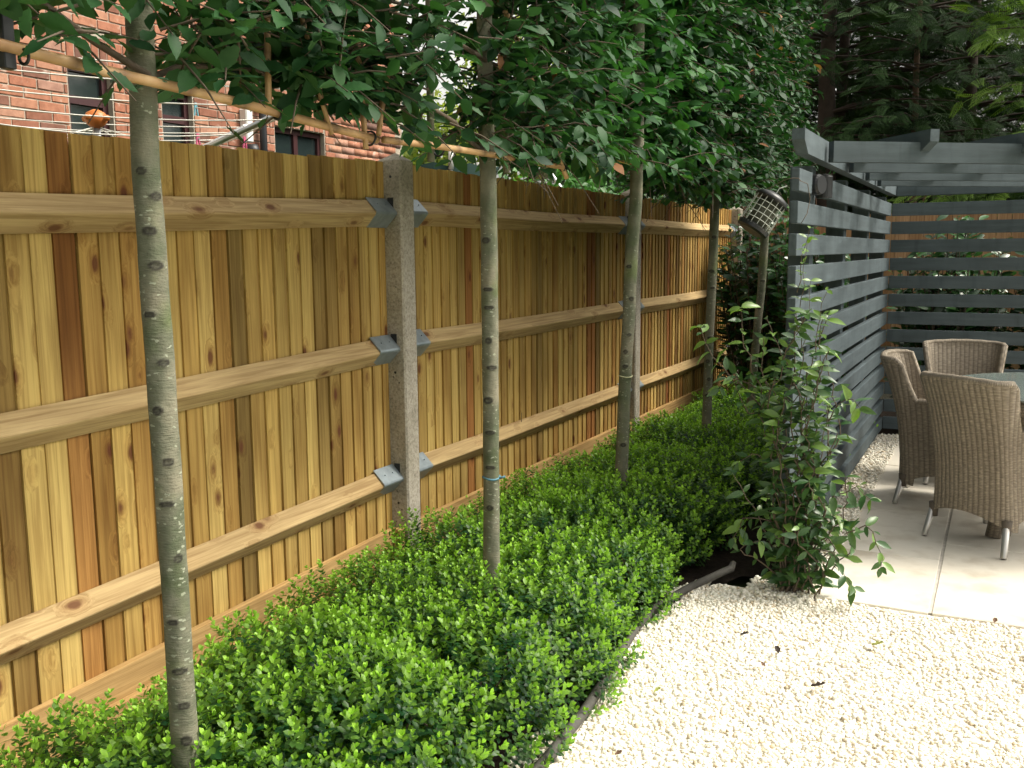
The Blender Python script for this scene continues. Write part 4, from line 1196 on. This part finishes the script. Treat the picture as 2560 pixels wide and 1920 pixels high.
# ================================================================== LAURELS
LL = leaf_tmpl(5, 0.2, 0.52, 0, 0, 0.05, 0.15)
lau_me = [make_mesh('leaf', LL[0] * np.array([1, 0.95 + 0.1 * q, 1]), LL[1], M['laur'], True, np.full(len(LL[0]), (0.1, 0.45, 0.85)[q])) for q in range(3)]
def laurel(name, label, c, rx, ry, h, nst, seed, hi=150, size=0.115, group='evergreen shrubs behind the screens', cat='shrub'):
    r = np.random.default_rng(seed)
    t = thing(name, label, cat, c, group); to = off(t)
    st, P, X, N, S, TT = [], [], [], [], [], []
    for k in range(nst):
        a = r.random() * 6.28; q = math.sqrt(r.random())
        e = np.array([c[0] + rx * q * math.cos(a), c[1] + ry * q * math.sin(a), h * (1 - 0.25 * q * q) * r.uniform(0.22, 1.0)])
        b = np.array([c[0] + 0.1 * rx * r.normal(), c[1] + 0.1 * ry * r.normal(), 0])
        mpt = np.array([c[0] + (e[0] - c[0]) * 0.75, c[1] + (e[1] - c[1]) * 0.75, e[2] * 0.55])
        st.append(tube([b, mpt, e], [0.009, 0.006, 0.003], 5, False))
        ln = np.linalg.norm(e - mpt)
        nl = max(6, int(ln / 0.045))
        d = unit(e - mpt)
        for i in range(nl):
            f = (i + 0.5) / nl
            aa = i * 2.4 + r.normal(0, 0.3)
            s1 = unit(np.cross(d, [0.2, 1, 0.1])); s2 = np.cross(d, s1)
            x = d * 0.5 + math.cos(aa) * s1 + math.sin(aa) * s2 + np.array([0, 0, 0.05])
            P.append(mpt + (e - mpt) * f); X.append(unit(x)); N.append(np.array([0.2, -0.4, 0.9]) + r.normal(0, 0.3, 3)); S.append(size * r.uniform(0.7, 1.15)); TT.append(r.choice([0.1, 0.1, 0.45, 0.85]))
    part('stems', join(st), M['twig'], t, True)
    P, X, N, S, TT = map(np.array, (P, X, N, S, TT))
    cc = (R.T @ (P - CAM).T).T
    score = S / cc[:, 2] * r.uniform(0.6, 1.4, len(S))
    idx = set(np.argsort(-score)[:hi].tolist())
    q3 = np.array([0.1, 0.45, 0.85])
    for i in idx:
        o = inst('leaf', lau_me[int(np.argmin(abs(q3 - TT[i])))], t)
        o.matrix_local = leaf_matrix(P[i] - to, X[i], N[i], S[i])
    rest = np.array([i not in idx for i in range(len(P))])
    if rest.any():
        V, F, Tn = scatter(LL, P[rest], X[rest], N[rest], S[rest], TT[rest])
        part('foliage', (V, F), M['laur'], t, True, Tn)['kind'] = 'stuff'
    return t
laurel('laurel_shrub', 'tall dark glossy laurel filling the corner between fence end and grey screen', (0.5, 8.75, 0), 0.45, 0.45, 1.98, 240, 3, 200)
laurel('laurel_shrub', 'dark laurel squeezed behind the left slatted screen', (1.05, 8.35, 0), 0.38, 0.5, 1.75, 220, 4, 150)
laurel('laurel_shrub', 'laurel showing through the back screen near its left corner', (2.05, 8.5, 0), 0.5, 0.45, 1.72, 230, 8, 150)
laurel('laurel_shrub', 'laurel showing through the back screen behind the far chair', (2.95, 8.55, 0), 0.5, 0.45, 1.8, 230, 9, 150)
laurel('laurel_shrub', 'laurel behind the back screen at the right edge', (3.9, 8.55, 0), 0.55, 0.45, 1.75, 180, 10, 80)

# ================================================================== NEIGHBOUR'S HOUSE
HX = -3.9
house = thing('brick_house', "red brick neighbouring house with maroon windows behind the fence", 'house', (-7, 4, 0))
WIN = [(5.1, 5.5, 1.5, 2.86), (6.0, 6.345, 1.5, 2.79), (7.39, 8.15, 1.5, 2.645)]
HY0, HY1, HZ = -3.0, 9.6, 5.4
ycuts = sorted(set([HY0, HY1] + [w[0] for w in WIN] + [w[1] for w in WIN]))
zcuts = sorted(set([-0.1, HZ] + [w[2] for w in WIN] + [w[3] for w in WIN]))
cells = []
for ya, yb in zip(ycuts[:-1], ycuts[1:]):
    for za, zb in zip(zcuts[:-1], zcuts[1:]):
        if any(ya >= w[0] - 1e-6 and yb <= w[1] + 1e-6 and za >= w[2] - 1e-6 and zb <= w[3] + 1e-6 for w in WIN): continue
        cells.append(box(HX - 0.3, HX - 0.008, ya, yb, za, zb))
wall = part('wall', join(cells), M['mortar'], house)
part('wall', join([box(-10.2, HX - 0.301, HY0, HY0 + 0.3, -0.1, HZ), box(-10.2, HX - 0.301, HY1 - 0.3, HY1, -0.1, HZ), box(-10.5, -10.2, HY0, HY1, -0.1, HZ)]), M['brickfar'], house)
roof = [(-11, HY0 - 0.3, HZ), (HX + 0.45, HY0 - 0.3, HZ - 0.12), (HX + 0.45, HY1 + 0.3, HZ - 0.12), (-11, HY1 + 0.3, HZ), (-7.1, HY0 - 0.3, HZ + 2.6), (-7.1, HY1 + 0.3, HZ + 2.6)]
part('roof', (roof, [(1, 2, 5, 4), (3, 0, 4, 5), (0, 1, 4), (2, 3, 5), (0, 3, 2, 1)]), M['roof'], house)
brick_me = make_mesh('brick', *cbox(-0.05, 0.0, 0.0, 0.215, 0.0, 0.065, 0.004), M['brick'])
brick_v = make_mesh('brick', *cbox(-0.05, 0.0, 0.0, 0.065, 0.0, 0.215, 0.004), M['brick'])
pos = []
for c in range(18, 62):
    z = 0.075 * c
    y = 4.05 + (0.1125 if c % 2 else 0)
    while y < HY1 - 0.2:
        vis = 1.9 < z < 3.4 + (y - 4.5) * 0.24
        inw = any(y + 0.215 > w[0] - 0.004 and y < w[1] + 0.004 and z + 0.065 > w[2] and z < w[3] + 0.222 for w in WIN)
        if vis and not inw: pos.append((y, z, 0))
        elif vis and inw:      # part brick beside an opening keeps the wall covered
            for w in WIN:
                if z + 0.065 > w[2] and z < w[3] + 0.222:
                    if y < w[0] - 0.03 < y + 0.215: pos.append((y, z, w[0] - 0.012 - y))
                    if y < w[1] + 0.03 < y + 0.215: pos.append((w[1] + 0.012, z, y + 0.215 - w[1] - 0.012))
        y += 0.225
for w in WIN:
    y = w[0]
    while y < w[1] - 0.02:
        pos.append((y, w[3] + 0.004, -1)); y += 0.075
ho = off(wall)
P = np.array([(HX, p[0], p[1]) for p in pos])
cc = (R.T @ (P - CAM).T).T
u = cc[:, 0] / cc[:, 2] * 2400 + 1280; v = cc[:, 1] / cc[:, 2] * 2400 + 960
fence_line = np.interp(u, [0, 960, 1600], [325, 408, 495])
score = np.where((u > -60) & (u < 1100) & (v > -30) & (v < fence_line + 10), 1 / cc[:, 2], 0)
order = np.argsort(-score)
rest_items = []
for rank, i in enumerate(order):
    y, z, s = pos[i]
    if rank < 300:
        jx = rng.normal(0, 0.0015)
        if s == -1: inst('brick', brick_v, wall, np.array((HX + jx, y, z)) - ho)
        else: inst('brick', brick_me, wall, np.array((HX + jx, y, z)) - ho, None, (1, (s / 0.215 if s else 1), 1))
    else:
        bw, bh = (0.065, 0.215) if s == -1 else ((s or 0.215), 0.065)
        vv, ff = box(HX - 0.05, HX + rng.normal(0, 0.0015), y, y + bw, z, z + bh)
        rest_items.append((np.array(vv), np.array(ff), np.full(8, rng.random())))
if rest_items:
    V, F, Tn = cat3(rest_items)
    part('brickwork', (V, F), M['brick'], wall, False, Tn)['kind'] = 'stuff'
def window(w, transom, mull):
    y0, y1, z0, z1 = w
    x0, x1 = HX - 0.12, HX - 0.06
    f = 0.05
    fr = [box(x0, x1, y0, y1, z1 - f, z1), box(x0, x1, y0, y1, z0, z0 + f), box(x0, x1, y0, y0 + f, z0 + f, z1 - f), box(x0, x1, y1 - f, y1, z0 + f, z1 - f)]
    if transom: fr.append(box(x0, x1 - 0.002, y0 + f, y1 - f, transom - 0.03, transom + 0.03))
    if mull: fr.append(box(x0, x1 - 0.003, mull - 0.03, mull + 0.03, z0 + f, z1 - f))
    o = part('window', join(fr), M['upvc'], house)
    part('pane', box(x0 + 0.02, x0 + 0.03, y0 + f - 0.005, y1 - f + 0.005, z0 + f, z1 - f), M['pane'], o)
    part('sill', box(HX - 0.06, HX + 0.04, y0 - 0.03, y1 + 0.03, z0 - 0.04, z0), M['upvc'], o)
window(WIN[0], 2.6, None); window(WIN[1], 2.565, None); window(WIN[2], None, 7.76)
dpp = part('drainpipe', tube([(HX + 0.06, 7.15, 0.1), (HX + 0.06, 7.15, 5.2)], 0.034, 14), M['pipe'], house, True)
for z in (1.9, 3.2): part('pipe_clip', tube([(HX + 0.06, 7.15, z), (HX + 0.06, 7.15, z + 0.06)], 0.042, 14), M['pipe'], dpp)
lamp = part('wall_lamp', cbox(HX + 0.001, HX + 0.09, 6.9, 6.99, 2.44, 2.74, 0.01), M['white'], house)
part('lamp_head', lathe([(0.03, -0.09), (0.06, -0.06), (0.07, 0.0), (0.05, 0.05)], 18, (HX + 0.1, 6.945, 2.37)), M['pipe'], lamp, True)

# ================================================================== NEIGHBOUR'S GARDEN
rot = thing('rotary_clothes_dryer', 'rotary washing line with metal arms and white lines behind the fence', 'clothes dryer', (-1.8, 3.55, 0))
part('pole', tube([(-1.8, 3.55, -0.05), (-1.8, 3.55, 2.1)], 0.02, 12), M['alu'], rot, True)
part('cap', lathe([(0.02, -0.05), (0.045, -0.03), (0.06, 0.0), (0.045, 0.03), (0.015, 0.045)], 14, (-1.8, 3.55, 2.12)), M['orange'], rot, True)
for k in range(4):
    a = math.radians(12 + 90 * k)
    part('lug', tube([(-1.8, 3.55, 2.125), (-1.8 - 0.075 * math.sin(a), 3.55 + 0.075 * math.cos(a), 2.12)], [0.022, 0.014], 8), M['orange'], rot, True)
tips, roots = [], []
for k in range(4):
    a = math.radians(12 + 90 * k)
    d = np.array([-math.sin(a), math.cos(a), 0])
    root = np.array([-1.8, 3.55, 1.74]) + d * 0.05
    tip = np.array([-1.8, 3.55, 2.26]) + d * 1.48
    roots.append(root); tips.append(tip)
    part('arm', tube([root, tip], 0.0135, 10), M['alu'], rot, True)
    part('end_cap', tube([tip - d * 0.04 - np.array([0, 0, 0.014]), tip + d * 0.01], 0.017, 10), M['white'], rot)
    part('stay', tube([np.array([-1.8, 3.55, 2.08]), root + (tip - root) * 0.35], 0.003, 5), M['line'], rot)
for j, f in enumerate((0.4, 0.52, 0.64, 0.76, 0.88, 0.98)):
    for k in range(4):
        a = roots[k] + (tips[k] - roots[k]) * f; b = roots[(k + 1) % 4] + (tips[(k + 1) % 4] - roots[(k + 1) % 4]) * f
        part('line', tube(sag(a, b, 9, 0.02 + 0.015 * rng.random()), 0.0035, 5), M['line'], rot, True)
def peg(label, p, mat):
    t = thing('clothes_peg', label, 'clothes peg', p, 'clothes pegs on the rotary line')
    for s in (-1, 1):
        part('prong', tube([np.array(p) + np.array([0, s * 0.004, 0.03]), np.array(p) + np.array([0, s * 0.006, 0]), np.array(p) + np.array([0, s * 0.014, -0.045])], [0.005, 0.006, 0.005], 6), mat, t)
    part('spring', tube([np.array(p) + np.array([-0.01, 0, 0]), np.array(p) + np.array([0.01, 0, 0])], 0.006, 8), M['alu'], t)
peg('pale blue clothes peg on the washing line in front of the narrow window', (-1.9, 4.35, 2.28), M['blue'])
peg('left of two pink clothes pegs just above the fence top', (-1.6, 4.05, 2.055), M['pink'])
peg('right of two pink clothes pegs just above the fence top', (-1.6, 4.42, 2.075), M['pink'])

tr = thing('trampoline', 'trampoline with dark green safety net and white topped poles beyond the fence', 'trampoline', (-4.5, 11.1, 0))
n = 40
ring = np.array([(-4.5 + 1.0 * math.cos(2 * math.pi * k / n), 11.1 + 1.0 * math.sin(2 * math.pi * k / n), 0) for k in range(n)])
V = [(*p[:2], 0.7) for p in ring] + [(*p[:2], 2.5 + 0.03 * math.sin(k * 1.9)) for k, p in enumerate(ring)]
part('net', (V, [(k, (k + 1) % n, n + (k + 1) % n, n + k) for k in range(n)]), M['net'], tr)
part('frame', tube(np.vstack([ring, ring[:1]]) + np.array([0, 0, 0.7]), 0.03, 8, False), M['alu'], tr, True)
part('mat', (np.vstack([ring * np.array([1, 1, 0]) + np.array([0, 0, 0.69])]), [tuple(range(n))]), M['black'], tr)
for k in range(6):
    a = 2 * math.pi * (k + 0.3) / 6
    x, y = -4.5 + 1.03 * math.cos(a), 11.1 + 1.03 * math.sin(a)
    po = part('pole', tube([(x, y, 0), (x, y, 2.6)], 0.02, 8), M['alu'], tr, True)
    part('foam_cap', tube([(x, y, 2.44), (x, y, 2.68)], 0.032, 10), M['white'], po, True)

sw = thing('swing_frame', 'leaning galvanised poles of a garden swing rising beyond the fence', 'swing', (-1.6, 11, 0))
def ony(px, py, y):
    rr = R @ np.array([px - 1280, py - 960, 2400.0]); t = (y - CAM[1]) / rr[1]
    return CAM + t * rr
for (a, b, y) in (((1367, 420), (1400, 468), 9.0), ((1610, 470), (1622, 498), 13.0)):
    A, B = ony(*a, y), ony(*b, y)
    d = unit(A - B)
    top = B + d * ((2.62 - B[2]) / d[2]); foot = B - d * ((B[2] + 0.05) / d[2])
    if foot[0] > -0.15: foot[0] = -0.15
    part('leg', tube([foot, B, top], 0.024, 12), M['alu'], sw, True)
    f2 = top + np.array([-(foot - top)[0], 0, (foot - top)[2]])
    part('leg', tube([f2, top], 0.024, 12), M['alu'], sw, True)
    if y == 9.0: t0 = top
    else: t1 = top
part('top_bar', tube([t0, t1], 0.026, 12), M['alu'], sw, True)

# leafy bushes and trees: leaf clumps spread through the crown volume
BLF = leaf_tmpl(2, 0.32, 0.5, 0, 0, 0.05, 0.12)
def clump_tree(name, label, c, crown, n, size, mat, seed, trunk_r, cat='tree', group=None, nclump=26):
    r = np.random.default_rng(seed)
    t = thing(name, label, cat, c, group)
    cx, cy, cz, rx, ry, rz = crown
    cen = []
    for _ in range(nclump):
        d = unit(r.normal(0, 1, 3)); q = r.uniform(0.35, 1.0) ** 0.6
        cen.append(np.array([cx, cy, cz]) + d * q * np.array([rx, ry, rz]))
    br = [tube([(c[0], c[1], -0.05), (c[0], c[1], cz - rz * 0.5), (cx, cy, cz + rz * 0.3)], [trunk_r, trunk_r * 0.8, trunk_r * 0.3], 8)]
    for q in cen:
        br.append(tube([(c[0], c[1], cz - rz * 0.6), (np.array([cx, cy, cz - rz * 0.2]) + q) / 2, q], [trunk_r * 0.5, trunk_r * 0.3, trunk_r * 0.1], 5, False))
    part('trunk', join(br), M['twig'], t, True)
    w = r.integers(0, len(cen), n)
    C = np.array(cen)[w]
    sr = np.array([rx, ry, rz]) * 0.36
    P = C + r.normal(0, 0.55, (n, 3)) * sr
    X = unit(r.normal(0, 1, (n, 3)) + np.array([0, 0, -0.3])); N = r.normal(0, 0.5, (n, 3)) + np.array([0.2, -0.3, 0.8])
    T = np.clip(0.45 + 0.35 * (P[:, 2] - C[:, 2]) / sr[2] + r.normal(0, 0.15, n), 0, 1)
    V, F, Tn = scatter(BLF, P, X, N, size * r.uniform(0.7, 1.3, n), T)
    part('crown', (V, F), mat, t, True, Tn)['kind'] = 'stuff'
    return t
clump_tree('garden_tree', 'small yellow green tree below the patch of white sky', (-9.4, 20, 0), (-9.4, 20, 3.4, 1.9, 1.6, 1.7), 5200, 0.13, M['yell'], 61, 0.12, group='yellow green trees beyond the house')
clump_tree('garden_tree', 'taller yellow green tree glimpsed through the second hornbeam', (-7.0, 21, 0), (-7.0, 21, 4.6, 2.2, 2.0, 2.7), 7000, 0.13, M['yell'], 62, 0.16, group='yellow green trees beyond the house')
clump_tree('garden_tree', 'yellow green tree glimpsed behind the dense third hornbeam', (-4.6, 22, 0), (-4.6, 22, 4.6, 2.4, 2.0, 3.0), 6000, 0.14, M['yell'], 63, 0.16, group='yellow green trees beyond the house')
clump_tree('garden_bush', 'bright green bush just over the fence beside the first leaning pole', (-1.3, 8.0, 0), (-1.3, 8.0, 1.35, 0.7, 0.75, 0.78), 3200, 0.075, M['nbush'], 64, 0.03, 'bush', 'bushes just over the fence')
clump_tree('garden_bush', 'dark bush over the fence beneath the dense hornbeam crowns', (-1.2, 10.2, 0), (-1.2, 10.2, 1.6, 0.9, 1.1, 1.0), 4500, 0.075, M['laur'], 65, 0.03, 'bush', 'bushes just over the fence')
clump_tree('garden_bush', 'dark bush past the far end of the timber fence', (-0.8, 12.3, 0), (-0.8, 12.3, 1.7, 0.9, 1.0, 1.2), 4500, 0.08, M['laur'], 66, 0.03, 'bush', 'bushes just over the fence')

# dead brushwood above the boundary fence
bw = thing('dead_brushwood', 'tangle of dead brown twigs poking above the far boundary fence', 'brushwood', (0.2, 10.2, 0))
it = []
r = np.random.default_rng(77)
for _ in range(140):
    p = np.array([0.2 + r.normal(0, 0.4), 10.2 + r.normal(0, 0.15), r.uniform(1.3, 1.9)])
    d = unit(np.array([r.normal(0, 0.7), r.normal(0, 0.4), 0.8])) * r.uniform(0.12, 0.3)
    it.append(tube([p, p + d * 0.5 + r.normal(0, 0.03, 3), p + d], [0.006, 0.004, 0.002], 4, False))
for k in range(5):
    it.append(tube([(0.2 + 0.2 * (k - 2), 10.2, 0), (0.2 + 0.2 * (k - 2), 10.2, 1.7)], 0.012, 5))
part('twigs', join(it), M['dead'], bw)['kind'] = 'stuff'

# ------------------------------------------------------------------ conifers
def spray_tmpl():
    V, F = [], []
    def q(p, d, l, w):
        w = w * 0.7
        d = np.array([math.cos(d), math.sin(d)]); nrm = np.array([-d[1], d[0]])
        p = np.array(p); b = len(V)
        for a in (p, p + d * l * 0.45 + nrm * w, p + d * l, p + d * l * 0.45 - nrm * w): V.append((a[0], a[1], -0.18 * a[0] ** 2 - 0.1 * abs(a[1])))
        F.append((b, b + 3, b + 2, b + 1))
    q((0, 0), 0, 1.0, 0.022)
    for i in range(8):
        t = 0.12 + 0.1 * i
        for s in (1, -1):
            l = 0.42 * (1 - 0.75 * t) + 0.06
            a = s * math.radians(48 - 12 * t)
            q((t, 0), a, l, 0.03)
            for f in (0.55,):
                pp = (t + math.cos(a) * l * f, math.sin(a) * l * f)
                q(pp, a - s * 0.65, l * 0.42, 0.022)
    return np.array(V), np.array(F)
SPR = spray_tmpl()
def conifer_mesh(seed, h, rad, zlow, thick):
    r = np.random.default_rng(seed)
    P, X, N, S, T, br = [], [], [], [], [], []
    z = zlow
    while z < h:
        for k in range(5):
            a = r.random() * 6.28
            L = (rad * (1 - (z / h) ** 1.6) + 0.25) * r.uniform(0.65, 1.1)
            d = np.array([math.cos(a), math.sin(a), 0])
            pts = np.array([d * L * f + np.array([0, 0, z + 0.25 * f - 0.5 * f * f * L * 0.4]) for f in (0, 0.35, 0.7, 1.0)])
            br.append(tube(pts, [0.022, 0.014, 0.008, 0.003], 4, False))
            for f in np.arange(0.3, 1.04, thick / L):
                p = d * L * f + np.array([0, 0, z + 0.25 * f - 0.2 * f * f * L])
                sd = unit(np.cross(d, [0, 0, 1]))
                for s in ((1, -1) if f < 0.95 else (0,)):
                    P.append(p + r.normal(0, 0.07, 3)); X.append(unit(d * 0.6 + sd * s * 0.8 + np.array([0, 0, -0.3 + 0.25 * r.normal()]))); N.append(np.array([0, 0, 1.0]) + 0.5 * d + r.normal(0, 0.35, 3))
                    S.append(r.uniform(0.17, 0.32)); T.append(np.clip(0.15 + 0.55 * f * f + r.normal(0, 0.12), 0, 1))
        z += r.uniform(0.17, 0.27)
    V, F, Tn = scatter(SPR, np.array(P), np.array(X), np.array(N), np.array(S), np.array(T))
    return (V, F, Tn), join(br)
CONV = [conifer_mesh(201, 6.6, 1.7, 2.4, 0.095), conifer_mesh(202, 6.4, 1.9, 0.9, 0.085)]
con_me = {}
for k in (0, 1):
    (V, F, Tn), b = CONV[k]
    con_me[k] = make_mesh('foliage', V, F, M['con'], False, Tn)
    con_me[k, 'b'] = make_mesh('branches', *CONV[k][1], M['conbark'])
def conifer(label, x, y, kind, mk, tr_r, bark, ang, s=1.0, hs=1.0, twigs=None):
    t = thing('conifer_tree', label, 'tree', (x, y, 0), 'dark conifers behind the pergola')
    n = 24
    z = np.linspace(-0.1, 6.4 * hs, n)
    part('trunk', tube(np.stack([x + 0.02 * np.sin(z * 1.3), y + 0 * z, z], 1), np.linspace(tr_r, tr_r * 0.25, n), 12, True, 0.06), M[bark], t, True)
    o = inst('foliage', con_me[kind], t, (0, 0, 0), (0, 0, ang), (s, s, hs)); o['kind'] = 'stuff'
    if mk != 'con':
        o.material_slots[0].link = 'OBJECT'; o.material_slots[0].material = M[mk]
    inst('branches', con_me[kind, 'b'], t, (0, 0, 0), (0, 0, ang), (s, s, hs))
    return t
conifer('dark conifer with a thick blackish trunk above the left end of the pergola', 0.42, 12.2, 0, 'con', 0.16, 'conbark', 0.3)
conifer('conifer with a slender brown trunk above the middle of the pergola', 1.4, 12.2, 0, 'con', 0.055, 'conbark2', 1.9, 0.9)
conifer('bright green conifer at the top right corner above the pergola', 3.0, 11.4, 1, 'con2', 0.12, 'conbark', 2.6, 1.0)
conifer('dark conifer behind the far end of the hornbeam row', -1.2, 13.4, 1, 'con', 0.14, 'conbark', 4.1, 1.05)
for k, (x, y, lb) in enumerate(((-2.9, 15.5, 'dark conifer in the shadows left of the thick trunk, behind the hornbeam crowns'), (0.3, 14.2, 'dark conifer filling the gap behind the thick blackish trunk'),
        (1.9, 13.9, 'dark conifer filling the gap right of the slender brown trunk'), (4.6, 13.4, 'dark conifer at the right edge behind the bright green one'), (-0.9, 16.6, 'far dark conifer behind the thick trunk'),
        (1.1, 16.6, 'far dark conifer between the thick and the slender trunks'), (2.9, 16.0, 'far dark conifer right of the slender trunk'), (4.9, 16.6, 'far dark conifer at the right edge')) + tuple((-3.4 + 1.7 * q, 18.3 + 0.5 * (q % 2), 'dark conifer, %s from the left in the unlit back row' % ORD[q]) for q in range(6))):
    conifer(lb, x, y, 1, 'con', 0.13, 'conbark', 1.1 * k + 0.4, 1.25 if k < 8 else 1.6, (1.0 if k < 8 else 1.3) + 0.05 * (k % 3))

# ================================================================== FALLEN LEAVES ON THE GRAVEL
dl = leaf_tmpl(6, 0.28, 0.5, 0.08, 0.05, 0.2, -0.25)
M['deadgreen'] = plain('fallen_green_leaf', (0.3, 0.33, 0.07), 0.6, var=0.3, scale=30)
M['deaddark'] = plain('fallen_dark_leaf', (0.035, 0.022, 0.015), 0.8, var=0.4, scale=30)
def onz(px, py, z):
    rr = R @ np.array([px - 1280, py - 960, 2400.0]); t = (z - CAM[2]) / rr[2]
    return CAM + t * rr
for label, px, py, s, mk, a in (('curled dark brown leaf on the gravel, nearest the shrub bed', 1850, 1588, 0.034, 'deaddark', 0.4), ('dark crescent shaped leaf lying mid gravel', 1946, 1634, 0.038, 'deaddark', 2.0),
                            ('long dark shrivelled leaf on the open gravel below the patio', 2025, 1716, 0.05, 'deaddark', 0.1), ('yellow green fallen leaf on the gravel near the patio edge', 2178, 1613, 0.045, 'deadgreen', 0.2),
                            ('pale yellow leaf lying on the gravel beside the edging strip', 1635, 1731, 0.03, 'deadgreen', 1.0), ('small tan leaf standing on the patio edge at the right', 2485, 1557, 0.03, 'dead', 1.4),
                            ('small orange brown leaf at the bottom of the gravel', 1537, 1888, 0.026, 'dead', 0.8), ('small brown leaf curled on the middle gravel', 1912, 1667, 0.024, 'dead', 2.4)):
    p = onz(px, py, 0.024)
    o = inst('fallen_leaf', make_mesh('fallen_leaf', dl[0], dl[1], M[mk], True))
    o.matrix_world = leaf_matrix(p, np.array([math.cos(a), math.sin(a), 0.1]), np.array([0.2 * math.sin(a * 5), 0.3 * math.cos(a * 3), 1.0]), s)
    tag(o, label, 'leaf')
